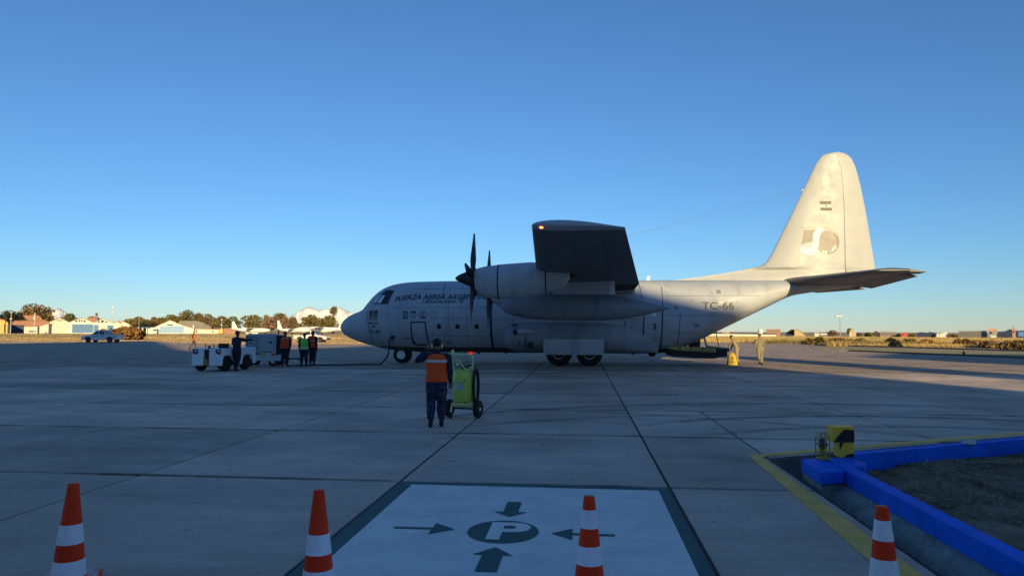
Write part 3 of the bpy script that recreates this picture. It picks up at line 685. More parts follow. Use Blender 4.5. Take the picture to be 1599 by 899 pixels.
def emblem(parts):
    mb = MB()
    for i, (v, f) in enumerate(parts): onto('', v, f, MARK, off=.010 + .003 * (i % 2), mx=.12, mb=mb)
    mb.build('emblem', MARK, AC)
def rect(x0, y0, x1, y1, Y=YS): return px2([(x0, y0), (x1, y0), (x1, y1), (x0, y1)], Y), [(0, 1, 2, 3)]
emblem([rect(628.2, 485.6, 629.6, 497.6), rect(634.6, 485.6, 636, 497.6), rect(629.6, 485.6, 634.6, 487.4), rect(629.6, 495.8, 634.6, 497.6), rect(630.4, 488.4, 631.6, 491), rect(632.4, 488.4, 633.7, 491), rect(630.4, 492, 633.7, 493), rect(631, 493.6, 633.2, 495)])
emblem([ringpoly(645, 491.5, 4.2, 5.0, YS), rect(641, 485.6, 649, 487.6), disc(645, 489.3, 1.4, YS), rect(642.6, 493, 647.4, 493.8)])
emblem([ringpoly(660.5, 491.5, 4.8, 5.8, YS), rect(659.2, 487.8, 660.1, 491), rect(661, 487.8, 661.9, 491), rect(658.4, 492.3, 662.6, 493.2), rect(657.4, 493.8, 663.6, 495.6)])
emblem([ringpoly(676.3, 491.5, 5.7, 6.1, YS), px2([(674.8, 490.4), (676, 492.6), (678, 491.6), (676.4, 493.8)], YS) and (px2([(674.8, 490.4), (676, 492.6), (678, 491.6), (676.4, 493.8)], YS), [(0, 1, 3), (1, 2, 3)])])
mb = MB()
for x, y in ((977, 504), (977, 520), (985, 503), (985.5, 511), (985, 520), (985, 528), (992, 504), (991, 510), (964, 513), (991, 517), (740, 485.5), (742, 485.5)):
    onto('stencil_dot', *disc(x, y, .8, YS, 8), SEAM, off=.012)
poly('white_placard', [(1017.5, 490), (1024, 488.5), (1024, 493), (1017.5, 493.5)], YS, RIM)

# wings
def airfoil(le, te, zte, t, inc, y, fa=0.0, fb=1.0, n=14, dz=0.0, droop=0.0):
    """ring of points at span y between chord fractions fa and fb"""
    c = te - le; th = lambda s: t * 5 * (.2969 * math.sqrt(max(s, 0)) - .126 * s - .3516 * s * s + .2843 * s ** 3 - .1015 * s ** 4) + .002
    fr = [fa + (fb - fa) * (1 - math.cos(PI * k / n)) / 2 for k in range(n + 1)]
    camb = lambda s: .02 * 4 * s * (1 - s)
    def pt(s, sg):
        zz = camb(s) + sg * th(s) * (1.05 if sg > 0 else .9); dr = max(0, s - fa) * droop if fa > .5 else 0
        return (le + c * s, y, zte + inc * c * (1 - s) + c * zz + dz - dr * c)
    return [pt(s, 1) for s in fr] + [pt(s, -1) for s in fr[::-1][(0 if fb < 1 else 0):(None if fa > 0 else -1)]]
def wsec(d):                                                          # d: metres out from the centre line
    if d <= 5.7: return (-2.2, 2.67, 3.98 + .023 * d, .17)
    k = (d - 5.7) / (19.9 - 5.7); return (-2.2 + .74 * k, 2.67 - 1.47 * k, 4.11 + .60 * k, .17 - .055 * k)
def wing_piece(name, sd, d0, d1, fa, fb, m, droop=0.0, n=8, tip=False):
    rings = []
    ds = list(np.linspace(d0, d1, n)) + ([5.7] if d0 < 5.7 < d1 else []); ds.sort()
    for d in ds:
        le, te, z, t = wsec(d); rings.append(airfoil(le, te, z, t, .045, YC + sd * d, fa, fb, droop=droop))
    if tip:                                                           # rounded tip cap
        for e, f_ in ((.16, .86), (.27, .6), (.33, .25)):
            le, te, z, t = wsec(d1); le2 = le + .10 * (1 - f_); te2 = te - .05 * (1 - f_); rings.append(airfoil(le2, te2, z + .045 * (te - te2) + .02 * (1 - f_), t * f_, .045, YC + sd * (d1 + e), fa, fb))
    b = MB(); b.loft(rings if sd > 0 else [r_[::-1] for r_ in rings]); return b.build(name, m, AC, smooth=40, off=AO)
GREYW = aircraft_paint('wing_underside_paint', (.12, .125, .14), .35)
for sd in (-1, 1):
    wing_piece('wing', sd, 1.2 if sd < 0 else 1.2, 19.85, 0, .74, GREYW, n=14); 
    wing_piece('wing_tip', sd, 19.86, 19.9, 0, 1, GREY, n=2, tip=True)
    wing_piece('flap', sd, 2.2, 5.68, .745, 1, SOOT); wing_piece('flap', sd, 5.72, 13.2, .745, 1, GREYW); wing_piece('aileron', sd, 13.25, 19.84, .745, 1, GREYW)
b = MB(); b.loft([airfoil(-2.25, 2.75, 3.98, .175, .045, YC + y) for y in (-2.25, -1.2, 0, 1.2, 2.25)]); b.build('wing_centre', GREY, AC, smooth=40, off=AO)
for sd, col in ((-1, (1, .12, .02)), (1, (.05, 1, .2))):
    b = MB(); p = pY(845.5, 354.5, YC - 20.08); b.ell((p.x, YC + sd * 20.12, p.z), (.055, .05, .045)); b.build('navigation_light', mat('navigation_lamp%d' % sd, col, .3, var=0, emit=(col, 12 if sd < 0 else 2)), AC, smooth=180, off=AO)

# engines
def nacelle(yo, dz):
    Y = YC - 10.2                                                     # outline read on the near outer engine
    tpx = [(743, 421), (747, 418.6), (757, 416), (785, 412.4), (823, 409.6), (836, 409.2)]; bpx = [(741, 450), (745, 457), (751, 461.4), (762, 465), (776, 467.3), (806, 466), (840, 461.6), (862, 455), (888, 446)]
    T = np.array([[*pY(x, y, Y)] for x, y in tpx] + [(-1.2, Y, 4.6), (-.5, Y, 4.5)]); B = np.array([[*pY(x, y, Y)] for x, y in bpx] + [(-.5, Y, 4.30)])
    xs_ = np.concatenate([np.linspace(T[0, 0], T[0, 0] + .8, 7), np.linspace(T[0, 0] + 1.0, -.55, 16)]); rings = []
    for x in xs_:
        z1 = np.interp(x, T[:, 0], T[:, 2]) + dz; z0 = np.interp(x, B[:, 0], B[:, 2]) + dz; f = (x - xs_[0])
        w = .44 + .2 * min(1, f / .9) ** .6 - .30 * max(0, (x + 1.9) / 1.4) ** 1.5
        zc = (z0 + z1) / 2 + .12; ring = []
        for k in range(28):
            a = 2 * PI * k / 28; c, s_ = math.cos(a), math.sin(a); e = 2.3 if s_ < 0 else 2.0; r_ = (abs(c) ** e + abs(s_) ** e) ** (-1 / e)
            ring.append((x, yo + w * c * r_, zc + ((z1 - zc) if s_ > 0 else (zc - z0)) * s_ * r_))
        rings.append(ring)
    b = MB(); b.loft(rings); o = b.build('engine_nacelle', GREY, AC, smooth=50, off=AO)
    z = 4.06 + dz
    b = MB(); b.loft([[(xs_[0] - .012 + dx, yo + .30 * r * math.cos(2 * PI * k / 20), z - .62 + .15 * r * math.sin(2 * PI * k / 20)) for k in range(20)] for dx, r in ((0.05, 1.0), (-.03, 1.0), (-.032, .8))]); b.build('air_intake', DARKM, o, smooth=50, off=AO)
    for fr in (1.02, 2.95):                                           # cowling joints
        b = MB()
        i = int(np.argmin(abs(xs_ - (xs_[0] + fr)))); r1 = rings[i]; cz = sum(p[2] for p in r1) / 28
        rr_ = [[(p[0] + dx, yo + (p[1] - yo) * s_, cz + (p[2] - cz) * s_) for p in r1] for dx, s_ in ((-.03, 1.0), (-.025, 1.012), (.025, 1.012), (.03, 1.0))]; b.loft(rr_, cap=False)
        b.build('cowling_joint', SEAM, o, off=AO)
    b = MB(); b.tube([(-.9, yo, 4.30 + dz), (-.35, yo, 4.26 + dz)], .20, 16); b.build('exhaust_pipe', DARKM, o, smooth=50, off=AO)
    return xs_[0], z
BLA = []
def propeller(yo, dz, x0, z, rot):
    cx = x0 - .26
    b = MB(); b.lathe([(.02, -.62), (.08, -.57), (.17, -.42), (.26, -.2), (.34, -.02), (.42, .05), (.46, .10), (.46, .26)], (cx, yo, z), 'x', 24); p = b.build('propeller', BLACK, AC, smooth=40, off=AO)
    for k in range(4):
        a = rot + k * PI / 2; rings = []; ax = Vector((0, math.sin(a), math.cos(a))); tn = Vector((0, math.cos(a), -math.sin(a)))
        for i in range(13):
            t = i / 12; r = .22 + 1.80 * t; ch = (.16 + .13 * min(1, t * 3.2)) * (1 - .68 * max(0, (t - .3) / .7) ** 1.3); th = .13 * (1 - t) ** 1.5 + .02
            pit = R_(62 - 26 * t); cdir = (Vector((1, 0, 0)) * math.sin(pit) + tn * math.cos(pit)); ndir = cdir.cross(ax)
            c0 = Vector((cx + .12, yo, z)) + ax * r
            rings.append([c0 + cdir * (ch / 2 * math.cos(q_)) + ndir * (th / 2 * math.sin(q_)) for q_ in [2 * PI * j / 12 for j in range(12)]])
        b = MB(); b.loft(rings[:9]); b.mi = [0] * len(b.f); b.loft(rings[8:], 1); b.build('blade', [BLACK, BTIP], p, smooth=50, off=AO)
for yo, dz, rot in ((YC - 10.2, 0, .22), (YC - 4.95, -.2, .12), (YC + 4.95, -.2, .5), (YC + 10.2, 0, .9)):
    x0, z = nacelle(yo, dz); propeller(yo, dz, x0, z, rot)

# external fuel tanks on pylons
for sd in (-1, 1):
    yo = YC + sd * 7.4; P0, P1 = pY(781.5, 478, YC - 7.4), pY(1047, 480.5, YC - 7.4); L_ = P1.x - P0.x; prof = []
    for k in range(33):
        t = k / 32; r = .60 * (min(1, t / .3)) ** .0 * (math.sqrt(max(0, 1 - (1 - min(1, t / .32)) ** 2.2))) * (1 if t < .58 else max(.02, 1 - ((t - .58) / .42) ** 1.7))
        prof.append((max(r, .012), P0.x + L_ * t))
    rings = [[(x, yo + r * math.cos(2 * PI * k / 28), P0.z - .02 + (P1.z - P0.z) * ((x - P0.x) / L_) + r * math.sin(2 * PI * k / 28)) for k in range(28)] for r, x in prof]
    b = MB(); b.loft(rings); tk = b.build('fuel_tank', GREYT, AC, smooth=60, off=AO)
    b = MB(); b.add([], []); rr = []
    for zz, wd in ((3.50, .16), (3.75, .15), (4.25, .14)):
        rr.append([(-1.3, yo, zz), (-.9, yo - wd, zz), (1.2, yo - wd, zz), (1.45, yo, zz), (1.2, yo + wd, zz), (-.9, yo + wd, zz)])
    b.loft(rr); b.build('tank_pylon', GREY, AC, off=AO)
    b = MB(); b.box((P0.x + .62, yo, P0.z + .50), (.30, .03, .12)); b.build('tank_fitting', DARKM, tk, off=AO)

# main gear fairing, door, wheels
for sd in (-1, 1):
    ys_ = YC + sd * 2.0; x0, x1 = pY(779, 525, 38).x, pY(1030, 530, 38).x; rings = []
    for k in range(30):
        t = k / 29; x = x0 + (x1 - x0) * t; e = math.sqrt(max(0, 1 - (1 - min(1, t / .18)) ** 2)) * (1 if t < .55 else 1 - .96 * ((t - .55) / .45) ** 1.4); e = max(e, .02)
        zc, hh, w = 1.48, .92, .62; vf = .35 + .65 * (e if t < .5 else 1); rings.append([(x, ys_ + sd * (-.45 + (w + .45) * math.cos(a) ** .8 * e) if True else 0, zc + hh * math.sin(a) * vf * (1 if a > 0 else .84)) for a in [PI / 2 - PI * j / 16 for j in range(17)]])
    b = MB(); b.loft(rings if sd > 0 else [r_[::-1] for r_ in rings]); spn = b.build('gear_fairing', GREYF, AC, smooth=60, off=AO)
    yd = ys_ + sd * .80; q0, q1 = pY(849, 529, YC - 2.66), pY(943, 554, YC - 2.66)
    rings = [[(x, yd + sd * (.05 * math.sin(PI * t)), q0.z + (q1.z - q0.z) * t) for t in [j / 8 for j in range(9)]] + [(x, yd + sd * (-.05 + .05 * math.sin(PI * t)), q0.z + (q1.z - q0.z) * t) for t in [1 - j / 8 for j in range(9)]] for x in (q0.x, q1.x)]
    b = MB(); b.loft(rings if sd < 0 else [r_[::-1] for r_ in rings]); b.build('gear_door', GREYD2, AC, smooth=35, off=AO)
    b = MB(); b.tube([(q0.x + .05, yd - sd * .06, q1.z + .03), (q1.x - .05, yd - sd * .06, q1.z + .03)], .03); b.tube([(q0.x + 1.4, yd, q0.z), (q0.x + 1.4, yd - sd * .5, q0.z + .1)], .03); b.build('door_rod', DARKM, AC, off=AO)
    for wx in (pY(873, 560, 38.2).x, pY(920.5, 560, 38.2).x):
        yw = YC + sd * 2.18
        b = MB(); b.lathe([(.30, -.22), (.5, -.24), (.62, -.19), (.685, -.1), (.70, 0), (.685, .1), (.62, .19), (.5, .24), (.30, .22)], (wx, yw, .70), 'y', 32); wl = b.build('main_wheel', RUB, AC, smooth=40, off=AO)
        b = MB(); b.lathe([(.05, -.20), (.14, -.19), (.16, -.13), (.27, -.14), (.30, -.225), (.33, -.235), (.34, -.2), (.34, .2), (.33, .235), (.30, .225), (.27, .14), (.05, .2)], (wx, yw, .70), 'y', 28); b.build('rim', RIM, wl, smooth=35, off=AO)
        b = MB(); b.tube([(wx, yw - sd * .2, .7), (wx, YC + sd * 1.6, .75), (wx, YC + sd * 1.6, 1.5)], .09); b.build('gear_leg', DARKM, AC, off=AO)
# auxiliary power intake on the fairing
p = pY(812, 518, YC - 2.7); b = MB(); b.loft([[(p.x + dx, p.y + .15 + .16 * r * math.cos(2 * PI * k / 16), p.z + .155 * r * math.sin(2 * PI * k / 16)) for k in range(16)] for dx, r in ((-.18, .85), (-.1, 1), (.3, 1.0), (.55, .75), (.72, .3))]); b.build('air_scoop', mat('scoop_white', (.5, .49, .47), .5), AC, smooth=50, off=AO)
b = MB(); b.ell((p.x - .24, p.y + .10, p.z - .01), (.15, .13, .14)); b.build('scoop_mouth', BLACK, AC, smooth=180, off=AO)
b = MB(); a0, a1, a2 = pY(795, 508.3, YC - 2.55), pY(806.5, 505, YC - 2.55), pY(806.5, 509.5, YC - 2.55)
b.add([a0, a1, a2] + [v + Vector((0, .06, 0)) for v in (a0, a1, a2)], [(0, 2, 1), (3, 4, 5), (0, 1, 4, 3), (1, 2, 5, 4), (2, 0, 3, 5)]); b.build('small_fin', SEAM, AC, off=AO)
p0, p1 = pY(824.5, 532.5, YC - 2.6), pY(832, 543.5, YC - 2.6); b = MB(); b.box(((p0.x + p1.x) / 2, YC - 2.50, (p0.z + p1.z) / 2), (p1.x - p0.x, .16, p0.z - p1.z)); b.build('vent_panel', BLACK, AC, off=AO)
mb = MB(); mb.box((pY(820.5, 520, 37.7).x, YC - 2.60, 1.28), (.03, .10, 1.1)); mb.box((pY(809.5, 530, 37.7).x, YC - 2.52, 1.08), (.03, .10, .6)); mb.build('fairing_seam', SEAM, AC, off=AO)

# nose gear
nx = pY(627, 553, YC - .3).x
for sd in (-1, 1):
    b = MB(); b.lathe([(.22, -.13), (.36, -.15), (.45, -.10), (.475, 0), (.45, .10), (.36, .15), (.22, .13)], (nx, YC + sd * .28, .475), 'y', 28); w_ = b.build('nose_wheel', RUB, AC, smooth=40, off=AO)
    b = MB(); b.lathe([(.03, -.155), (.07, -.155), (.09, -.145), (.20, -.150), (.235, -.158), (.25, -.15), (.25, .15), (.22, .155), (.04, .14)], (nx, YC + sd * .28, .475), 'y', 24); b.build('rim', RIM, w_, smooth=35, off=AO)
b = MB(); b.tube([(nx + .02, YC, .475), (nx + .05, YC, 1.2)], .085); b.tube([(nx, YC - .3, .475), (nx, YC + .3, .475)], .05); b.tube([(nx + .1, YC, .5), (nx + .9, YC, .95)], .05); b.build('nose_leg', DARKM, AC, off=AO)
for sd in (-1, 1):
    b = MB(); b.box((nx - .35, YC + sd * .46, .92), (1.3, .03, .26)); b.build('nose_gear_door', GREY, AC, off=AO)
b = MB(); b.box((nx + 1.25, YC - .42, .66), (1.5, .04, .12), M=Matrix.Rotation(.12, 3, 'Y')); b.build('step_rail', mat('tan_metal', (.35, .3, .2), .6), AC, off=AO)

# fin and dorsal fillet on the centre plane
GREYV = aircraft_paint('fin_grey', (.445, .455, .465), .12)
fl = [(1035, 439.5), (1080, 434), (1130, 427), (1165, 420.5), (1188, 415), (1197, 409), (1206, 394), (1217, 372), (1228, 350), (1239.5, 327), (1251, 303), (1262, 280.5), (1272, 260), (1278, 250), (1284, 243), (1290, 240.3), (1297, 238.7), (1304, 238.0)]
ft = [(1367, 424), (1362, 392), (1356, 356), (1350, 322), (1343.5, 290), (1338, 268), (1334, 257), (1329, 247), (1323, 241.6), (1317, 239), (1311, 238)]
FL = np.array([[*pY(x, y, YC)] for x, y in fl]); FT = np.array([[*pY(x, y, YC)] for x, y in ft])
zs = np.concatenate([np.linspace(FL[0, 2], FL[4, 2], 8), np.linspace(FL[5, 2], FL[-1, 2] - .4, 20), FL[-1, 2] - np.array([.28, .18, .1, .045, .012, 0])])
def finring(z, fa, fb, n=12):
    le = np.interp(z, FL[:, 2], FL[:, 0]); te = np.interp(z, FT[::1, 2], FT[:, 0]) if z >= FT[0, 2] else FT[0, 0] + (FT[0, 2] - z) * .12
    c = te - le; base = .62 * (1 - (z - FL[0, 2]) / (FL[-1, 2] - FL[0, 2])) + .20; tt = base * (1 if z < FL[-3, 2] else max(.15, 1 - (z - FL[-3, 2]) / (FL[-1, 2] - FL[-3, 2] + .05)))
    fr = [fa + (fb - fa) * (1 - math.cos(PI * k / n)) / 2 for k in range(n + 1)]
    th = lambda s: tt * .5 * (max(0, math.sin(PI * min(1, s ** .72))) ** .85 if c < 7 else max(0, math.sin(PI * s ** 1.6)) ** .9) + .012
    return [(le + c * s, YC + th(s), z) for s in fr] + [(le + c * s, YC - th(s), z) for s in fr[::-1]]
def hinge(z):
    le = np.interp(z, FL[:, 2], FL[:, 0]); te = np.interp(z, FT[:, 2], FT[:, 0]) if z >= FT[0, 2] else FT[0, 0] + (FT[0, 2] - z) * .12
    k = (z - FL[0, 2]) / (FL[-1, 2] - FL[0, 2]); return max(.55, (te - (1.75 - 1.05 * k) - le) / (te - le))
b = MB(); rg = [finring(z, 0, hinge(z)) for z in zs]; rg.insert(0, [(p[0], p[1], p[2] - .35) for p in rg[0]]); b.loft(rg); fin = b.build('tail_fin', GREYV, AC, smooth=45, off=AO)
b = MB(); b.loft([finring(z, hinge(z) + .006, 1) for z in zs]); rud = b.build('rudder', GREYV, AC, smooth=45, off=AO)
BV = bvh(fin)
TAN = mat('emblem_tan', (.33, .30, .25), .6, var=.25, scale=1.5); PALE = mat('emblem_pale', (.60, .58, .52), .6, var=.05); WHT = mat('emblem_white', (.78, .78, .78), .5, var=.02)
def sc(pts, s=120 / 899, ox=1220, oy=300): return [(ox + x * s, oy + y * s) for x, y in pts]
kw = dict(tree=BV, mx=.3)
poly('tail_flag', sc([(450, 108), (582, 108), (582, 142), (450, 142)]), YC - .2, MARKT, off=.012, **kw)
poly('tail_flag', sc([(455, 184), (588, 184), (588, 218), (455, 218)]), YC - .2, MARKT, off=.012, **kw)
onto('tail_flag', *disc(1220 + 522 * .1335, 300 + 161 * .1335, 1.3, YC - .2, 10), MARKT, off=.012, **kw)
poly('tail_emblem', sc([(250, 380), (515, 382), (515, 415), (250, 418)]), YC - .2, PALE, off=.012, **kw)
poly('tail_emblem', sc([(262, 448), (400, 446), (370, 500), (352, 560), (346, 585), (236, 606)]), YC - .2, TAN, off=.012, **kw)
def band(c, r0, r1, a0, a1, n=16):
    o = [(c[0] + r1 * math.cos(a0 + (a1 - a0) * k / n), c[1] + r1 * math.sin(a0 + (a1 - a0) * k / n)) for k in range(n + 1)]; i = [(c[0] + r0 * math.cos(a0 + (a1 - a0) * k / n), c[1] + r0 * math.sin(a0 + (a1 - a0) * k / n)) for k in range(n + 1)]
    v = px2(sc(o + i), YC - .2); return v, [(k, k + 1, n + 2 + k, n + 1 + k) for k in range(n)]
onto('tail_emblem', *band((525, 570), 150, 192, -PI / 2, -.22), PALE, off=.013, **kw)
onto('tail_emblem', *band((535, 590), 0.1, 140, 0, 2 * PI, 36), mat('emblem_disc', (.39, .355, .31), .6, var=.2, scale=1.2), off=.011, **kw)
onto('tail_emblem', *band((535, 590), 112, 138, -1.0, 1.7, 24), TAN, off=.015, **kw)
pts = [(480, 428), (440, 450), (405, 500), (395, 560), (392, 620), (375, 672), (330, 702), (270, 690), (215, 658)]
wv = [14, 34, 40, 36, 34, 40, 46, 44, 22]; L0 = []; R0 = []
for i, p in enumerate(pts):
    a_, c_ = Vector(pts[max(0, i - 1)]), Vector(pts[min(len(pts) - 1, i + 1)]); d = (c_ - a_).normalized(); n = Vector((-d.y, d.x)) * wv[i]; L0.append(tuple(Vector(p) + n)); R0.append(tuple(Vector(p) - n))
v = px2(sc(L0 + R0), YC - .2); n = len(pts); onto('tail_emblem', v, [(k, k + 1, n + k + 1, n + k) for k in range(n - 1)], WHT, off=.018, **kw)
for (x, y, w_, h_) in ((480, 704, 26, 34), (512, 706, 26, 36), (565, 698, 12, 16), (595, 676, 26, 36), (620, 648, 24, 34)):
    poly('tail_emblem', sc([(x - w_ / 2, y - h_ / 2), (x + w_ / 2, y - h_ / 2), (x + w_ / 2, y + h_ / 2), (x - w_ / 2, y + h_ / 2)]), YC - .2, WHT, off=.02, **kw)

# tailplane with drooped elevators
def stab(name, sd, d0, d1, fa, fb, droop=0.0, m=GREYW):
    rings = []
    for d in np.linspace(d0, d1, 6):
        k = d / 8.0; le = 10.55 + 2.05 * k; te = 15.35 - .62 * k; rings.append(airfoil(le, te, 4.42 + .04 * k, .115 - .03 * k, .012, YC + sd * d, fa, fb, droop=droop))
    if d1 > 7.9 and fa == 0:
        rings.append([(p[0] + (.12 if i < 3 else 0), p[1] + sd * .12, 4.50 + (p[2] - 4.50) * .3) for i, p in enumerate(rings[-1])])
    b = MB(); b.loft(rings if sd > 0 else [r_[::-1] for r_ in rings]); return b.build(name, m, AC, smooth=40, off=AO)
for sd in (-1, 1):
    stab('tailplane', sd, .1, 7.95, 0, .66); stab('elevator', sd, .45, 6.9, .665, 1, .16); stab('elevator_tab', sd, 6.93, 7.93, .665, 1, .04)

# antennas, wire, belly lights
b = MB(); p = pY(1011, 436, YC); b.add([(p.x - .10, YC - .02, 4.5), (p.x + .08, YC - .02, 4.5), (p.x + .16, YC - .02, 4.9), (p.x + .0, YC - .02, 4.9), (p.x - .10, YC + .02, 4.5), (p.x + .08, YC + .02, 4.5), (p.x + .16, YC + .02, 4.9), (p.x + .0, YC + .02, 4.9)], [(0, 1, 2, 3), (7, 6, 5, 4), (0, 4, 5, 1), (1, 5, 6, 2), (2, 6, 7, 3), (3, 7, 4, 0)]); b.build('blade_antenna', WHT, AC, off=AO)
b = MB(); b.tube([pY(1253, 296, YC), pY(980, 369, YC), pY(742, 438, YC)], .007, 5); b.build('antenna_wire', LINE, AC, off=AO)
b = MB(); p = pY(1251.5, 297, YC); b.tube([p, p + Vector((.25, 0, -.02))], .03, 6); b.build('wire_post', RIM, AC, off=AO)
for px, m_, r in ((735, mat('beacon_red', (.5, .02, .01), .3, emit=((1, .05, .02), .4)), .1), (1018, DARKM, .14), (988, DARKM, .05), (790, DARKM, .05), (748, DARKM, .06)):
    p = pY(px, 550, YC - .3); b = MB(); b.ell((p.x, YC - .3, np.interp(p.x, bt[:, 0], bt[:, 2]) - .02), (r * 1.5, r, r * .9)); b.build('belly_beacon' if r == .1 else 'belly_antenna', m_, AC, smooth=180, off=AO)
b = MB(); p = pY(704, 548, YC - .5); b.tube([(p.x - .1, YC - .5, .95), (p.x + .15, YC - .6, .50)], .035); b.tube([(p.x + .5, YC - .5, .9), (p.x + .75, YC - .55, .55)], .03); b.build('crew_step', RIM, AC, off=AO)

# open loading ramp
r0, r1 = pY(1041, 544, YC - 1.4), pY(1136, 551, YC - 1.4)
b = MB(); b.prism([(r0.x, r0.z + .02), (r1.x, .92), (r1.x, .55), (r1.x - .8, .42), (r0.x + .3, r0.z - .42)], YC - 1.4, YC + 1.4); rp_ = b.build('cargo_ramp', mat('ramp_black', (.02, .02, .022), .7), AC, off=AO, bevel=.03)
q = [pY(x, y, YC - 1.42) for x, y in ((1042, 541.5), (1060, 539.8), (1118, 543), (1118, 549.8), (1058, 546.8), (1042, 543.4))]
YELM = mat('ramp_yellow', (.42, .30, .09), .7, var=.3)
b = MB(); b.add([(p.x, YC - 1.43, p.z) for p in q] + [(p.x, YC - 1.39, p.z) for p in q], [(0, 5, 4, 3, 2, 1), (6, 7, 8, 9, 10, 11)] + [(i, (i + 1) % 6, (i + 1) % 6 + 6, i + 6) for i in range(6)]); b.build('ramp_side', YELM, rp_, off=AO)
for x in (1062, 1080, 1097): 
    p = pY(x, 544, YC - 1.45); b = MB(); b.box((p.x, YC - 1.435, p.z), (.05, .03, .2)); b.build('ramp_bracket', BLACK, rp_, off=AO)
b = MB(); p = pY(1128, 545.5, YC - 1.2); b.tube([(p.x - .35, YC - 1.3, p.z), (p.x - .35, YC + 1.3, p.z)], .16, 12); b.box((p.x + .1, YC, p.z - .02), (.5, 2.6, .2)); b.build('ramp_edge', mat('ramp_grey', (.09, .095, .11), .6), rp_, smooth=40, off=AO)
b = MB(); b.tube([pY(1117.5, 516.5, YC - 1.1), pY(1122.5, 542, YC - 1.1)], .022, 6); b.build('ramp_strut', DARKM, AC, off=AO)
b = MB(); b.tube([pY(1099, 524, YC + 1.2), pY(1103.5, 541, YC + 1.2)], .06, 6); b.build('ramp_arm', RIM, AC, off=AO)
for (x0, x1, y0, y1, m_, nm, lb, dy) in ((1076, 1092, 527.5, 541.5, mat('cargo_dark', (.03, .035, .05), .7), 'cargo_case', 'dark cargo case standing on the open loading ramp', 0), (1064.5, 1074.5, 532.8, 541, mat('cargo_white', (.55, .5, .45), .7), 'cargo_bag', 'small pale bag on the ramp beside the dark case', -.5)):
    a0, a1 = pY(x0, y0, YC + dy), pY(x1, y1, YC + dy); b = MB(); t = thing(nm, lb, nm.split('_')[1], ((a0.x + a1.x) / 2, YC + dy, a1.z))
    if nm == 'cargo_case':
        b.box((0, 0, (a0.z - a1.z) / 2), (a1.x - a0.x, .9, a0.z - a1.z)); b.build('case_body', m_, t, bevel=.05)
        b = MB(); b.tube([(-.15, -.46, .28), (-.15, -.52, .30), (.15, -.52, .30), (.15, -.46, .28)], .02); b.build('handle', RIM, t)
    else:
        b.ell((0, 0, .13), ((a1.x - a0.x) / 2, .3, .14)); b.ell((.05, 0, .26), (.10, .12, .07)); b.build('bag_body', m_, t, smooth=180)

# ================================================================== OBJECTS ON THE APRON
# ---- traffic cones
ORANGE = mat('cone_orange', (.95, .045, .008), .5, var=.2, scale=5, bump=.1, spec=.2)
REFL = mat('cone_reflector', (.86, .82, .88), .35, var=.07, scale=12, bump=.15, bscale=60)
CWHITE = mat('cone_base_worn', (.62, .42, .38), .7, var=.35, scale=9)
def cone(label, px, ptop, kind, lean, rz):
    hh = .72; x, y = gp(px, ptop, hh); t = thing('traffic_cone', label, 'traffic cone', (x, y, 0), rz, 'orange and white traffic cones in a row')
    r0, r1 = .116, .036; rad = lambda z: r0 + (r1 - r0) * ((z - .04) / (hh - .04)); S = lambda z: lean * (z / hh)
    def seg(z0, z1, name, m, out=0.0, n=28):
        b = MB(); zz = np.linspace(z0, z1, 5); rg = []
        for z in zz: rg.append([(S(z) + (rad(z) + out) * math.cos(2 * PI * k / n), (rad(z) + out) * math.sin(2 * PI * k / n), z) for k in range(n)])
        b.loft(rg); return b.build(name, m, t, smooth=40)
    b = MB(); n = 28; zz = list(np.linspace(.03, hh - .012, 10)) + [hh - .003, hh]; rg = []
    for i, z in enumerate(zz):
        q_ = rad(z) - (.006 if z == hh else 0); rg.append([(S(z) + q_ * math.cos(2 * PI * k / n), q_ * math.sin(2 * PI * k / n), z) for k in range(n)])
    b.loft(rg); b.build('cone_body', ORANGE, t, smooth=40)
    for z0, z1 in kind: seg(z0, z1, 'reflective_band', REFL, .0025)
    b = MB(); b.slab([(-.2, -.2), (.2, -.2), (.2, .2), (-.2, .2)], 0, .045); b.build('cone_base', ORANGE, t, bevel=.018)
    b = MB(); b.slab([(-.18, -.18), (.18, -.18), (.18, .18), (-.18, .18)], .045, .048); b.build('base_wear', CWHITE, t)
    return t
KA = [(.295, .415), (.045 + .025, .18)]
KA = [(.318, .445), (.090, .205)]; KB = [(.50, .635), (.255, .385), (.06, .16)]
cone('leftmost orange cone leaning slightly, long plain orange top above two white bands', 112, 754, [(.30, .435), (.07, .185)], .012, .5)
cone('orange cone beside the left green border of the painted parking square', 500, 764, [(.29, .425), (.05, .185)], -.008, .3)
cone('orange cone standing on the white painted parking square', 920, 774, [(.515, .635), (.28, .40), (.08, .17)], 0, .1)
cone('rightmost orange cone standing on the yellow line near the blue kerb', 1379, 789, [(.51, .635), (.255, .395), (.07, .14)], -.01, .45)

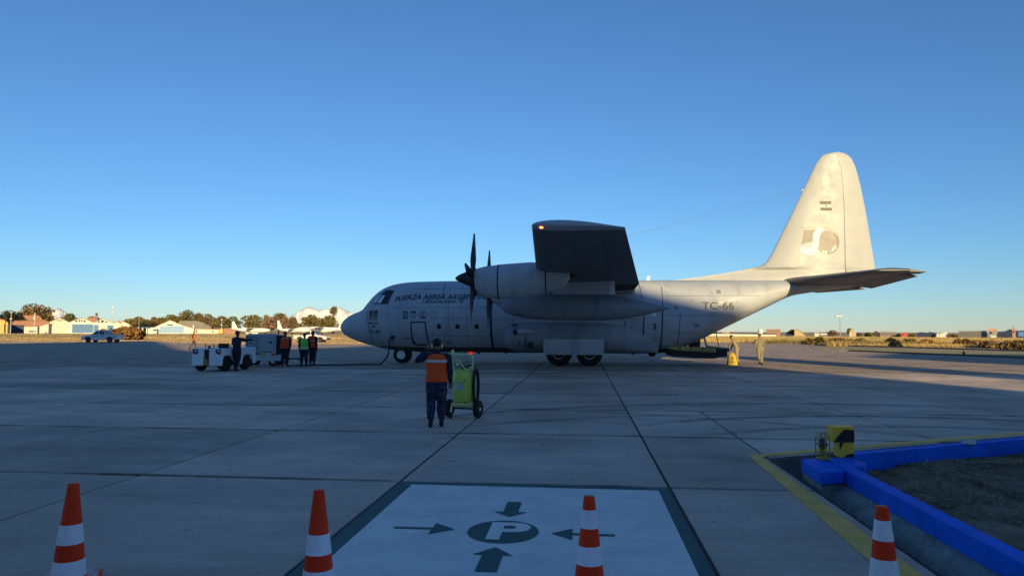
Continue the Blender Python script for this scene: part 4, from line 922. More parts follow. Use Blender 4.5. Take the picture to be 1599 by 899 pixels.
# ---- yellow and black marker block on the kerb
YB = mat('marker_yellow', (1.0, .55, .045), .5, var=.15, scale=6); YK = mat('marker_black', (.012, .012, .014), .5, scale=6)
p = gp(1318, 712, KZ); t = thing('marker_post', 'yellow and black striped marker block on the corner of the blue kerb', 'marker post', (p[0], p[1], KZ - .005), R_(6))
zt = .455; t.scale = (.74, .74, .88)
def hv(y0, y1, z0, z1, x0, x1, name, black):
    b = MB(); b.box(((x0 + x1) / 2, (y0 + y1) / 2, (z0 + z1) / 2), (x1 - x0, y1 - y0, z1 - z0)); return b.build(name, YB, t, bevel=.006)
hv(-.10, .16, .225, zt, -.235, .14, 'upper_block', False); hv(-.09, .14, 0, .224, -.12, .135, 'lower_block', False)
def face(pts, y, name='black_stripe'):
    b = MB(); b.add([(x, y, z) for x, z in pts] + [(x, y + .004, z) for x, z in pts], [tuple(range(len(pts)))[::1], tuple(range(2 * len(pts) - 1, len(pts) - 1, -1))]); b.build(name, YK, t)
face([(-.232, .228), (-.05, .228), (.138, .228), (.138, .405), (-.03, .415), (-.10, .36)], -.1045); face([(-.118, .10), (-.06, .20), (-.03, .223), (-.118, .223)], -.0945)
face([(-.05, .002), (.133, .002), (.133, .06), (.02, .05)], -.0945)
b = MB(); b.add([(.1445, -.098, .23), (.1445, .158, .23), (.1445, .158, .33), (.1445, -.098, .40)], [(0, 1, 2, 3)]); b.build('black_stripe', YK, t)

# ---- caged ground light
p = gp(1285, 716.5, KZ + .004); t = thing('apron_light', 'small dark blue lamp in a yellow wire cage on the kerb corner', 'ground light', (p[0], p[1], KZ + .004)); t.scale = (.95, .95, .95)
YL = mat('lamp_yellow', (.45, .28, .02), .5, var=.2, scale=9)
b = MB(); b.box((0, 0, .012), (.15, .12, .024)); b.box((.03, 0, .03), (.05, .05, .02)); b.build('foot_plate', YL, t, bevel=.004)
b = MB(); b.lathe([(.028, .02), (.024, .09), (.022, .13), (.05, .155), (.055, .17)], n=14); b.build('lamp_stem', YL, t, smooth=40)
b = MB(); b.lathe([(.055, .17), (.058, .19), (.052, .235), (.045, .26), (.02, .285), (.006, .29)], n=18); b.build('lens', mat('blue_lens', (.008, .012, .06), .1, var=0, spec=.8), t, smooth=60)
b = MB(); b.tube([(0, 0, .28), (-.012, 0, .31), (.004, 0, .345)], .004, 5); b.build('lamp_wire', DARKM, t)
for k in range(4):
    a = k * PI / 4; b = MB(); pts = [(.095 * math.cos(a) * s_, .095 * math.sin(a) * s_, z) for s_, z in ((1, .07), (1, .27), (.85, .325), (.45, .355), (-.45, .355), (-.85, .325), (-1, .27), (-1, .07))]; b.tube(pts, .0045, 5); b.build('cage_wire', YL, t)
for z in (.10, .20, .28):
    b = MB(); b.tube([(.095 * math.cos(2 * PI * k / 20), .095 * math.sin(2 * PI * k / 20), z) for k in range(20)], .004, 5, close=True); b.build('cage_ring', YL, t)
b = MB(); b.tube([(-.1, 0, .05), (.1, 0, .05)], .008, 5); b.build('cage_arm', YL, t)
p = gp(1513, 690, KZ + .02); b = MB(); t = thing('white_block', 'small white block lying on the far blue kerb', 'block', (p[0], p[1], KZ - .012), R_(20))
b.box((0, 0, .03), (.17, .11, .05)); b.build('block_body', mat('chalk_white', (.6, .62, .62), .8, var=.15), t, bevel=.012); b = MB(); b.box((.02, -.01, .061), (.10, .07, .012), rz=.4); b.build('loose_flake', MATS['chalk_white'], t, bevel=.003)

# ---- people: one continuous skin each, clothing as children
SKIN = mat('skin', (.30, .16, .10), .6, var=.1, scale=8)
HAIR = mat('dark_hair', (.012, .010, .010), .8, var=.2, scale=20)
NAVY = mat('navy_cloth', (.018, .024, .05), .9, var=.25, scale=9, bump=.3, bscale=18)
NAVYT = mat('dark_trousers', (.016, .022, .036), .9, var=.3, scale=7, bump=.3, bscale=18)
BOOT = mat('black_boots', (.010, .010, .011), .6, var=.2, scale=9)
KHAKI = mat('khaki_overall', (.30, .245, .15), .9, var=.2, scale=6, bump=.35, bscale=14)
KHAKI2 = mat('olive_overall', (.235, .205, .135), .9, var=.2, scale=6, bump=.35, bscale=14)
def camo():
    m = bpy.data.materials.new('camouflage_cloth'); m.use_nodes = True; nt = m.node_tree; N = nt.nodes.new; L = nt.links.new; b = nt.nodes['Principled BSDF']; b.inputs['Roughness'].default_value = .9
    tc = N('ShaderNodeTexCoord'); n = N('ShaderNodeTexNoise'); n.inputs['Scale'].default_value = 9; n.inputs['Detail'].default_value = 3; L(tc.outputs['Object'], n.inputs['Vector'])
    cr = N('ShaderNodeValToRGB'); cr.color_ramp.interpolation = 'CONSTANT'; e = cr.color_ramp.elements; e[0].position = 0; e[0].color = (.008, .011, .028, 1); e[1].position = .46; e[1].color = (.03, .042, .085, 1); x = e.new(.54); x.color = (.014, .02, .045, 1); x = e.new(.62); x.color = (.075, .09, .13, 1)
    L(n.outputs['Fac'], cr.inputs[0]); L(cr.outputs[0], b.inputs['Base Color'])
    n2 = N('ShaderNodeTexNoise'); n2.inputs['Scale'].default_value = 22; L(tc.outputs['Object'], n2.inputs['Vector']); bp = N('ShaderNodeBump'); bp.inputs['Strength'].default_value = .35; bp.inputs['Distance'].default_value = .05; L(n2.outputs['Fac'], bp.inputs['Height']); L(bp.outputs[0], b.inputs['Normal']); return m
CAMO = camo()
VO = mat('orange_vest', (.95, .10, .015), .75, var=.1, scale=6, bump=.25, bscale=12); VR = mat('faded_red_vest', (.75, .07, .02), .75, var=.1, scale=6); VG = mat('green_vest', (.20, .62, .10), .75, var=.1, scale=6); BAND = mat('vest_reflector', (.62, .60, .66), .4, var=.08, scale=20); VO2 = mat('bright_orange_vest', (.82, .26, .04), .75, var=.1, scale=6)
MUFF = mat('ear_muff_cream', (.70, .58, .30), .5, var=.05)
def lerp(a, b, t): return a + (b - a) * t
def person(label, loc, rz, h, upper, lower, shoes=BOOT, lean=0.0, twist=0.0, L=None, Rr=None, legs=None, vest=None, bands=(), cap=HAIR, muffs=False, vox=.011, head=(0, 0, 0), gloves=None, collar=None, bulk=1.0, hairtop=None):
    """figure facing +y; L / Rr are (elbow, wrist, grip direction) in a 1.75 m body"""
    t = thing('person', label, 'person', (loc[0], loc[1], 0), rz); K = h / 1.75
    mats = [upper, lower, SKIN if gloves is None else SKIN, shoes, gloves or SKIN]; B = MB(); samp = []
    pel = Vector((0, 0, .95)); up = Vector((0, math.sin(lean), math.cos(lean))); fw = Vector((0, math.cos(lean), -math.sin(lean))); rt = Vector((1, 0, 0))
    rt2 = Matrix.Rotation(twist, 3, up) @ rt; fw2 = Matrix.Rotation(twist, 3, up) @ fw
    def tor(d, x=0, y=0): return pel + up * d + rt2 * x + fw2 * y
    def ring(c, rx, ry, a, bb, n=16): return [c + a * (rx * math.cos(2 * PI * k / n)) + bb * (ry * math.sin(2 * PI * k / n)) for k in range(n)]
    def put(rings, mi):
        B.loft(rings, mi)
        for i in range(len(rings) - 1):
            for f in (0, .34, .67, 1):
                c = lerp(sum(rings[i], Vector()) / len(rings[i]), sum(rings[i + 1], Vector()) / len(rings[i + 1]), f); r = lerp(min((p - sum(rings[i], Vector()) / len(rings[i])).length for p in rings[i]), min((p - sum(rings[i + 1], Vector()) / len(rings[i + 1])).length for p in rings[i + 1]), f)
                w = lerp(max((p - sum(rings[i], Vector()) / len(rings[i])).length for p in rings[i]), max((p - sum(rings[i + 1], Vector()) / len(rings[i + 1])).length for p in rings[i + 1]), f)
                samp.append((c, r, mi))
                if w > r * 1.25:
                    d = (rings[i][0] - rings[i][len(rings[i]) // 2]).normalized(); samp.append((c + d * (w - r), r, mi)); samp.append((c - d * (w - r), r, mi))
    def limb(pts, rs, mi, n=12):
        pts = [Vector(p) for p in pts]; P2 = []; R2 = []
        for i in range(len(pts) - 1):
            for f in (0, .25, .5, .75): P2.append(lerp(pts[i], pts[i + 1], f)); R2.append(lerp(rs[i], rs[i + 1], f))
        P2.append(pts[-1]); R2.append(rs[-1]); m = MB(); m.tube(P2, 0, n, rr=R2); B.add(m.v, m.f, mi)
        for p, r in zip(P2, R2): samp.append((p, r, mi))
    k = bulk
    put([ring(tor(d, 0, y), rx * k, ry * k, rt2, fw2) for d, rx, ry, y in ((.02, .165, .115, 0), (.10, .160, .112, 0), (.20, .152, .108, 0), (.32, .165, .115, .005), (.42, .18, .118, .005), (.48, .165, .095, 0), (.515, .11, .08, 0), (.53, .07, .065, 0))], 0)
    put([ring(pel + Vector((0, 0, d)), rx * k, ry * k, rt, Vector((0, 1, 0))) for d, rx, ry in ((-.13, .12, .10), (-.08, .165, .12), (.0, .172, .122), (.05, .165, .117))], 1)
    nb = tor(.50); hd = tor(.53 + .165, head[0], .015 + head[1]) + Vector((0, 0, head[2])); limb([nb, hd - up * .07], [.06, .052], 2)
    hf = Matrix.Rotation(head[0] * 3, 3, up) @ fw2; hr = hf.cross(up).normalized()
    def el(c, r, mi, n=12):
        Mx = Matrix((hr, hf, up)).transposed(); m = MB(); m.ell(c, r, n, 10, 0, Mx); B.add(m.v, m.f, mi); samp.append((c, min(r), mi))
    el(hd + up * .012, (.075, .094, .105), 2, 16); el(hd + hf * .022 - up * .045, (.058, .070, .062), 2); el(hd + hf * .098 - up * .02, (.014, .020, .026), 2)
    for sx in (-1, 1): el(hd + hr * .078 * sx - up * .01, (.012, .024, .034), 2)
    el(hd + hf * .082 - up * .062, (.026, .014, .010), 2)
    for s, arm in ((-1, L), (1, Rr)):
        sh = tor(.455, .185 * s * k, 0); e, w, g = arm or ((.25, -.02, 1.12), (.245, .06, .87), (0, .25, -1))
        e = Vector(e); w = Vector(w); g = Vector(g).normalized()
        if e.x * s < 0 and arm is None: e.x *= -1; w.x *= -1
        limb([tor(.45, .10 * s), sh, e, lerp(e, w, .5), w], [.075 * k, .070 * k, .050 * k, .045 * k, .036], 0)
        side = Vector((s, 0, 0)) - g * g.x * s
        if side.length < .2: side = Vector((0, 0, 1)) - g * g.z
        side.normalize(); pn = g.cross(side).normalized() * s; mi = 4
        pc = w + g * .05; put([ring(w + g * d, a_, b_, pn.cross(g).normalized(), pn, 10) for d, a_, b_ in ((-.01, .028, .024), (.03, .040, .018), (.075, .042, .016), (.095, .036, .013))], mi)
        ax = pn.cross(g).normalized()
        for i, ln in enumerate((.062, .072, .068, .054)):
            o = w + g * .085 + ax * (.030 - .020 * i); m1 = o + (g * .9 + pn * .25).normalized() * ln * .55; m2 = m1 + (g * .55 + pn * .75).normalized() * ln * .5; limb([o, m1, m2], [.0105, .0095, .0075], mi, 8)
        o = w + g * .03 + ax * .034; limb([o, o + (g * .6 + ax * .7 + pn * .3).normalized() * .045, o + (g * .85 + ax * .55 + pn * .6).normalized() * .075], [.014, .011, .0085], mi, 8)
    lg = legs or (((-.105, .02, .50), (-.115, -.02, .09)), ((.105, .02, .50), (.115, -.02, .09)))
    for s, (kn, an) in zip((-1, 1), lg):
        kn = Vector(kn); an = Vector(an); limb([pel + Vector((.085 * s, 0, -.03)), pel + Vector((.095 * s, 0, -.12)), kn, lerp(kn, an, .45), an + Vector((0, 0, .06))], [.105 * k, .105 * k, .080 * k, .076 * k, .058], 1)
        limb([an + Vector((0, 0, .10)), an, an + Vector((0, -.02, -.05))], [.052, .048, .042], 3); limb([an + Vector((0, -.04, -.045)), an + Vector((.005 * s, .06, -.045)), an + Vector((.012 * s, .17, -.055))], [.042, .044, .034], 3)
    B.v = [tuple(Vector(v) * K) for v in B.v]; zmin = min(v[2] for v in B.v); B.v = [(v[0], v[1], v[2] - zmin) for v in B.v]
    tmp = bpy.data.objects.new('tmp', B.mesh('tmp', SKIN)); COL.objects.link(tmp); md = tmp.modifiers.new('r', 'REMESH'); md.mode = 'VOXEL'; md.voxel_size = vox
    sm_ = tmp.modifiers.new('s', 'SMOOTH'); sm_.factor = .5; sm_.iterations = 3; bpy.context.view_layer.update()
    me = bpy.data.meshes.new_from_object(tmp.evaluated_get(bpy.context.evaluated_depsgraph_get())); om = tmp.data; bpy.data.objects.remove(tmp); bpy.data.meshes.remove(om)
    me.materials.clear(); [me.materials.append(m_) for m_ in mats]
    C_ = np.array([tuple(s_[0] * K - Vector((0, 0, zmin))) for s_ in samp]); Rd = np.array([s_[1] * K for s_ in samp]); Mi = np.array([s_[2] for s_ in samp])
    cen = np.empty(len(me.polygons) * 3); me.polygons.foreach_get('center', cen); cen = cen.reshape(-1, 3); out = np.zeros(len(cen), int)
    for i in range(0, len(cen), 4000): out[i:i + 4000] = Mi[np.argmin(np.linalg.norm(cen[i:i + 4000, None] - C_[None], axis=2) - Rd[None], axis=1)]
    me.polygons.foreach_set('material_index', out); me.polygons.foreach_set('use_smooth', [True] * len(me.polygons)); me.name = 'body'
    co = np.empty(len(me.vertices) * 3); me.vertices.foreach_get('co', co); co = co.reshape(-1, 3); nr = np.empty(len(me.vertices) * 3); me.vertices.foreach_get('normal', nr); nr = nr.reshape(-1, 3)
    cl = np.zeros(len(co), bool)
    for p_, m_ in zip(me.polygons, out):
        if m_ < 2: cl[list(p_.vertices)] = True
    for i in np.nonzero(cl)[0]:
        v_ = Vector(co[i]); co[i] += nr[i] * (.011 * mnoise.noise(Vector((v_.x * 7, v_.y * 7, v_.z * 13))) + .006 * mnoise.noise(v_ * 26))
    me.vertices.foreach_set('co', co.ravel()); me.update()
    bo = bpy.data.objects.new('body', me); COL.objects.link(bo); bo.parent = t
    Z = Vector((0, 0, zmin))
    def child(name, mb, m, par=t, smooth=60):
        mb.v = [tuple(Vector(v) * K - Z) for v in mb.v]; return mb.build(name, m, par, smooth=smooth)
    Mh = Matrix((hr, hf, up)).transposed()
    for sx in (-1, 1):
        m = MB(); m.ell(hd + hf * .088 + hr * .03 * sx + up * .008, (.011, .007, .007), 8, 6, 0, Mh); child('eye', m, HAIR)
    m = MB(); rg = []
    for i in range(9):
        a = -.25 + (PI / 2 + .25) * i / 8; rr_ = []
        for q_ in range(20):
            b_ = 2 * PI * q_ / 20; fr = max(0, math.sin(b_)); zo = (.04 * fr if a < .5 else 0); rr_.append(hd + up * (.02 + .105 * math.sin(a) * 1.06 + zo) + hr * (.083 * max(.02, math.cos(a)) * math.cos(b_)) + hf * (.101 * max(.02, math.cos(a)) * math.sin(b_) - .004))
        rg.append(rr_)
    m.loft(rg); child('hair' if cap is HAIR else 'cap', m, cap)
    if muffs:
        for sx in (-1, 1):
            m = MB(); m.ell(hd + hr * .094 * sx - up * .012, (.030, .040, .052), 14, 8, 0, Mh); child('ear_muff', m, MUFF)
        m = MB(); m.tube([hd + hr * .096 * sx_ + up * z_ for sx_, z_ in ((-1, .03), (-.95, .08), (-.6, .125), (0, .142), (.6, .125), (.95, .08), (1, .03))], .010, 6); child('headband', m, BLACK)
    if collar:
        m = MB(); m.loft([ring(tor(d, 0, 0), r_, r_ * .95, rt2, fw2) for d, r_ in ((.49, .088), (.53, .082), (.585, .076), (.592, .066))]); child('collar', m, collar)
    if vest:
        d0 = -.04; spec = [(d0, .19, .143), (.06, .184, .138), (.16, .178, .132), (.27, .182, .136), (.37, .190, .140), (.43, .188, .134), (.475, .172, .115), (.505, .125, .095), (.52, .085, .085)]
        m = MB(); m.loft([[p + (rt2 * .006 * mnoise.noise(p * 9)) + fw2 * .010 * mnoise.noise(p * 7 + Vector((3, 1, 4))) for p in ring(tor(d), rx * k, ry * k, rt2, fw2, 32)] for d, rx, ry in spec], cap=False); v_ = child('vest', m, vest)
        for d, wd in bands:
            rx = np.interp(d, [s_[0] for s_ in spec], [s_[1] for s_ in spec]) * k + .008; ry = np.interp(d, [s_[0] for s_ in spec], [s_[2] for s_ in spec]) * k + .010
            m = MB(); m.loft([ring(tor(d + z_), rx, ry, rt2, fw2, 32) for z_ in (-wd / 2, wd / 2)], cap=False); child('reflective_strip', m, BAND, v_)
    return t
x, y = gp(681, 666.5)
person('man in orange vest and ear muffs seen from behind beside the green extinguisher cart', (x, y), R_(8), 1.66, NAVY, CAMO, L=((-.40, .02, 1.33), (-.20, .10, 1.545), (.5, 0, .9)), Rr=((.27, -.02, 1.13), (.275, .05, .90), (.05, .15, -1)), legs=(((-.11, .03, .50), (-.11, -.02, .09)), ((.10, .05, .50), (.10, .06, .09))), vest=VO, bands=((.375, .05),), muffs=True, vox=.0065, collar=NAVY, bulk=1.2, head=(0, .0, -.015))
x, y = gp(369, 579); person('man in dark clothes leaning an arm on the white tow tractor', (x, y), R_(-25), 1.76, NAVY, NAVYT, L=((-.28, .02, 1.18), (-.14, .22, 1.24), (.5, .5, .2)), Rr=((.36, .22, 1.36), (.52, .42, 1.42), (.7, .6, 0)), legs=(((-.08, .03, .5), (-.05, -.02, .09)), ((.08, .02, .5), (.03, -.06, .09))), bulk=1.3)
x, y = gp(444.5, 571.5); person('man in faded red vest standing right against the ground power unit', (x, y), R_(30), 1.76, NAVY, NAVYT, L=((-.26, .10, 1.15), (-.24, .30, 1.12), (0, 1, 0)), vest=VR, bands=((.47, .02),), bulk=1.3)
x, y = gp(474.5, 572.5); person('man in bright green vest with reflective stripes near the power unit', (x, y), R_(18), 1.68, NAVY, NAVYT, vest=VG, bands=((.06, .03), (.0, .03)), bulk=1.2, legs=(((-.12, .03, .5), (-.13, -.02, .09)), ((.10, .02, .5), (.13, -.05, .09))))
x, y = gp(487.5, 570.0); person('man in red vest half hidden behind the man in green', (x, y), R_(-20), 1.80, NAVY, NAVYT, vest=VR, bands=((.30, .03),), bulk=1.2, muffs=False)
x, y = gp(301.5, 546.5); person('man in bright orange vest walking in the sun far left', (x, y), R_(-70), 1.72, NAVY, mat('pale_trousers', (.08, .075, .07), .9), vest=VO2, legs=(((-.10, .16, .53), (-.11, .22, .10)), ((.10, -.08, .50), (.11, -.32, .14))), cap=mat('yellow_cap', (.55, .38, .05), .7))
x, y = gp(1151, 569); person('man in khaki overalls bending towards the yellow floor sign', (x, y), R_(62), 1.70, KHAKI, KHAKI, lean=.42, L=((-.24, .36, 1.14), (-.20, .46, .92), (0, .2, -1)), Rr=((.26, .32, 1.12), (.22, .40, .90), (0, .2, -1)), legs=(((-.10, -.02, .50), (-.11, -.08, .09)), ((.10, .06, .52), (.11, .06, .09))), cap=HAIR)
x, y = gp(1187, 569.5); person('man in olive overalls walking away on the sunlit apron', (x, y), R_(12), 1.72, KHAKI2, KHAKI2, legs=(((-.10, -.02, .52), (-.12, -.24, .16)), ((.10, .05, .50), (.12, .02, .09))), cap=mat('brown_cap', (.16, .07, .04), .8), bulk=1.1)

# ---- wheeled fire extinguisher
EXT = mat('extinguisher_green', (.50, .66, .10), .4, var=.07, scale=4, spec=.5); EXTP = mat('frame_pale_green', (.66, .76, .36), .45, var=.1, scale=8)
x, y = gp(722, 652); ct = thing('extinguisher_cart', 'wheeled lime green fire extinguisher cart beside the man in orange', 'fire extinguisher', (x, y, 0), R_(-14))
b = MB(); b.lathe([(.02, .30), (.12, .305), (.185, .34), (.2, .38), (.2, .86), (.19, .93), (.15, .985), (.09, 1.015), (.04, 1.02)], (0, 0, 0), n=32); b.build('tank', EXT, ct, smooth=50)
b = MB(); b.lathe([(.04, 1.02), (.045, 1.05), (.03, 1.06), (.03, 1.10)], n=14); b.tube([(-.05, 0, 1.08), (.07, -.01, 1.09)], .018); b.build('valve', mat('brass', (.25, .19, .07), .4, .8), ct, smooth=40)
b = MB(); b.lathe([(.055, -.02), (.055, .02)], (-.10, -.03, 1.13), 'y', 18); gq = b.build('gauge', BLACK, ct, smooth=40); b = MB(); b.lathe([(.042, -.024), (.042, -.021)], (-.10, -.03, 1.13), 'y', 18); b.build('gauge_face', RIM, gq)
for s in (-1, 1):
    b = MB(); b.tube([(.215 * s, .03, .22), (.215 * s, .03, 1.02)], .02, 10); b.build('upright', EXTP if s < 0 else EXT, ct, smooth=50)
b = MB(); b.tube([(.215, .03, 1.0), (.225, .0, 1.08), (.25, -.04, 1.24), (.245, -.045, 1.30), (.19, -.05, 1.325), (-.19, -.05, 1.325), (-.25, -.045, 1.29), (-.245, -.03, 1.2), (-.215, .03, 1.02)], .022, 10); b.build('handle', EXTP, ct, smooth=50)
b = MB(); b.tube([(-.16, -.06, 1.19), (-.06, -.07, 1.21), (.02, -.09, 1.11), (.10, -.10, 1.03), (.17, -.08, 1.02), (.21, -.02, 1.07)], .018, 8); b.build('discharge_pipe', EXTP, ct, smooth=50)
b = MB(); b.tube([(-.26, -.02, .24), (.26, -.02, .24)], .02, 8); b.tube([(-.26, .10, .24), (.26, .10, .24)], .015, 8); b.box((0, .03, .27), (.46, .26, .02)); b.build('base_frame', EXTP, ct, bevel=.003)
b = MB(); b.box((0, -.205, .78), (.36, .02, .022)); b.box((0, -.16, .30), (.36, .03, .04)); b.build('clamp', EXTP, ct, bevel=.003)
for sx in (-.15, .15):
    for z in (.79, .35):
        b = MB(); b.box((sx, -.215, z), (.025, .02, .03)); b.build('clamp_bolt', DARKM, ct)
rg = [[(.2035 * math.sin(a), -.2035 * math.cos(a), z) for a in [-.45 + .9 * k / 12 for k in range(13)]] for z in (.60, .62, .72, .735)]
b = MB(); b.loft(rg, closed=False); b.build('label', mat('silver_label', (.52, .52, .54), .3, .3, var=.15, scale=9), ct)
for s in (-1, 1):
    b = MB(); b.lathe([(.09, -.05), (.15, -.058), (.178, -.045), (.19, -.015), (.19, .015), (.178, .045), (.15, .058), (.09, .05)], (.33 * s, .06, .19), 'x', 28); w_ = b.build('wheel', RUB, ct, smooth=40)
    b = MB(); b.lathe([(.02, -.055), (.035, -.055), (.04, -.03), (.085, -.035), (.095, -.05), (.10, -.04), (.10, .04), (.095, .05), (.085, .035), (.02, .055)], (.33 * s, .06, .19), 'x', 20); b.build('rim', RIM, w_, smooth=40)
b = MB(); b.tube([(-.33, .06, .19), (.33, .06, .19)], .018, 8); b.build('axle', DARKM, ct)
b = MB(); b.lathe([(.02, -.02), (.06, -.02), (.07, 0), (.06, .02), (.02, .02)], (-.17, -.22, .07), 'x', 18); b.build('caster', RUB, ct, smooth=40); b = MB(); b.tube([(-.17, -.19, .24), (-.17, -.21, .12)], .02, 8); b.build('caster_fork', EXTP, ct)
b = MB(); pts = []
for k in range(80):
    a = 2 * PI * k / 26; pts.append((.265 + .018 * (k // 26), .05 + .13 * math.sin(a), .66 + .36 * math.cos(a)))
b.tube(pts, .017, 7); b.build('hose', BLACK, ct, smooth=60)
b = MB(); b.tube([(.03, .02, 1.06), (.12, .12, 1.10), (.22, .12, 1.08), (.27, .08, 1.0)], .017, 7); b.build('hose', BLACK, ct, smooth=60)
b = MB(); b.tube([(-.30, .02, 1.48), (-.24, -.01, 1.30)], .030, 10) ; b.v = [(v[0] + .05, v[1], v[2] - .06) for v in b.v]; b.build('nozzle', EXTP, ct, smooth=50)

# ---- white tow tractor, seen from behind
TW = mat('tractor_white', (.80, .81, .84), .45, var=.06, scale=3, bump=.05); RED = mat('lamp_red', (.45, .012, .012), .3, var=.1)
xa, ya = gp(324, 580); tr = thing('tow_tractor', 'low white open tow tractor seen from behind left of the power unit', 'tow tractor', (xa, ya, 0), R_(-4))
def arch(x0, x1, z0, z1, wheels):                                     # side panel with wheel openings, in y,z
    pts = [(x0, z0)]
    for c, r in wheels: pts += [(c - r, z0), (c - r * .80, z0 + r * .62), (c - r * .55, z0 + r * .86), (c + r * .55, z0 + r * .86), (c + r * .80, z0 + r * .62), (c + r, z0)]
    return pts + [(x1, z0), (x1, z1), (x0, z1)]
WH = [(.42, .50), (2.05, .50)]
for s in (-1, 1):
    b = MB(); pr = arch(0.0, 2.75, .27, 1.02, WH); n = len(pr); b.add([(.70 * s - .035, yy, zz) for yy, zz in pr] + [(.70 * s + .035, yy, zz) for yy, zz in pr], [tuple(range(n)), tuple(range(2 * n - 1, n - 1, -1))] + [(i, i + n, (i + 1) % n + n, (i + 1) % n) for i in range(n)]); b.build('side_panel', TW, tr, bevel=.015)
for x0, x1 in ((-.735, -.17), (.09, .735)):
    b = MB(); b.box(((x0 + x1) / 2, -.03, .64), (x1 - x0, .10, .76)); b.build('rear_panel', TW, tr, bevel=.03)
b = MB(); b.box((-.04, .05, .66), (.27, .08, .64)); b.build('tow_recess', BLACK, tr)
b = MB(); b.box((-.04, -.05, .40), (.13, .12, .24)); b.tube([(-.04, -.1, .35), (-.04, -.1, .60)], .025); b.build('tow_hook', mat('hook_yellow', (.42, .30, .05), .6, var=.3), tr, bevel=.01)
for k in range(6):
    b = MB(); b.box((.02, -.005, .62 + .05 * k), (.15, .04, .02)); b.build('grille_bar', DARKM, tr)
for sx in (-.555, .555):
    b = MB(); b.box((sx * 1.0, -.09, .90), (.26, .03, .16)); lp = b.build('rear_light', BLACK, tr, bevel=.006)
    b = MB(); b.box((sx + .035, -.11, .905), (.13, .014, .05)); b.build('white_lens', RIM, lp); b = MB(); b.box((sx - .09, -.11, .90), (.05, .014, .10)); b.build('red_lens', RED, lp); b = MB(); b.box((sx + .01, -.085, .79), (.16, .02, .05)); b.build('red_reflector', RED, lp)
b = MB(); b.box((0, .55, .985), (1.33, 1.1, .05)); b.box((0, 1.30, .50), (1.33, .5, .05)); b.box((0, 2.3, .99), (1.33, .8, .08)); b.box((0, 1.62, .76), (1.33, .06, .5)); b.build('deck', TW, tr, bevel=.01)
b = MB(); b.box((0, 1.3, .36), (1.25, 2.5, .22)); b.build('chassis', BLACK, tr)
for wx in (-1, 1):
    for c, r in WH:
        b = MB(); b.lathe([(.19, -.11), (.30, -.125), (.355, -.09), (.37, 0), (.355, .09), (.30, .125), (.19, .11)], (.585 * wx, c, .37), 'x', 28); w_ = b.build('wheel', RUB, tr, smooth=40); b = MB(); b.lathe([(.03, -.11), (.08, -.10), (.17, -.09), (.19, -.11), (.19, .11), (.17, .09), (.03, .1)], (.585 * wx, c, .37), 'x', 20); b.build('rim', DARKM, w_, smooth=40)
for xx in (-.30, .11, .45): 
    b = MB(); b.tube([(xx, .25, .99), (xx, .25, 1.24)], .018, 6); b.build('rail_post', DARKM, tr)
b = MB(); b.tube([(-.30, .25, 1.13), (.45, .25, 1.13)], .012, 6); b.build('rail_bar', DARKM, tr)
b = MB(); b.lathe([(.08, 1.01), (.08, 1.05), (.04, 1.06), (.04, 1.1), (.075, 1.11), (.075, 1.13)], (-.02, .12, 0), n=14); b.build('filler_cap', BLACK, tr, smooth=40)
b = MB(); b.box((.3, .95, .95), (.5, .5, .12)); b.box((.3, .72, 1.10), (.5, .1, .26)); b.build('seat', BLACK, tr, bevel=.03)
b = MB(); b.tube([(.35 + .16 * math.cos(2 * PI * k / 18), 1.42 + .12 * math.sin(2 * PI * k / 18), 1.14 + .10 * math.sin(2 * PI * k / 18)) for k in range(18)], .016, 6, close=True); b.tube([(.35, 1.42, 1.14), (.35, 1.6, .85)], .02, 6); b.build('steering_wheel', BLACK, tr, smooth=60)

# ---- ground power unit
GPUM = mat('power_unit_grey', (.34, .39, .41), .5, var=.1, scale=3); GPUL = mat('power_unit_pale', (.42, .50, .50), .5, var=.08, scale=3); LOU = mat('louvre_grey', (.58, .62, .64), .5)
xa, ya = gp(413, 571.5); gu = thing('power_unit', 'grey ground power unit on a trailer behind the tow tractor', 'power unit', (xa, ya, 0), R_(10))
b = MB(); b.slab([(-.98, -.05), (.58, -.05), (.58, 1.25), (-.98, 1.25)], .60, 1.60); b.build('housing', GPUM, gu, bevel=.05)
b = MB(); b.box((-.2, .6, 1.615), (1.3, 1.1, .05)); b.build('roof_panel', GPUM, gu, bevel=.015)
b = MB(); b.box((-.63, -.055, 1.06), (.58, .015, .86)); b.build('grille_back', BLACK, gu)
for k in range(9):
    b = MB(); b.box((-.63, -.075, .70 + .09 * k), (.56, .05, .032), M=Matrix.Rotation(.5, 3, 'X')); b.build('louvre', LOU, gu)
b = MB(); b.box((.12, -.06, 1.12), (.74, .025, .84)); b.build('access_panel', GPUM, gu, bevel=.008); b = MB(); b.box((.30, -.08, 1.22), (.12, .03, .10)); b.build('panel_latch', DARKM, gu); b = MB(); b.box((.12, -.077, .73), (.55, .012, .02)); b.build('panel_sill', DARKM, gu)
b = MB(); b.box((.535, -.065, 1.10), (.04, .03, .95)); b.build('corner_strip', GPUL, gu)
b = MB(); b.box((.72, .3, 1.10), (.26, .7, .92)); b.build('control_bay', BLACK, gu); b = MB(); b.box((.86, -.02, 1.08), (.05, .04, .98)); b.box((.72, .3, 1.58), (.32, .72, .04)); b.build('bay_frame', GPUM, gu)
b = MB(); b.prism([(-1.0, .36), (.1, .24), (.95, .30), (.95, .58), (-1.0, .58)], -.10, 1.3); b.build('chassis', GPUL, gu, bevel=.02)
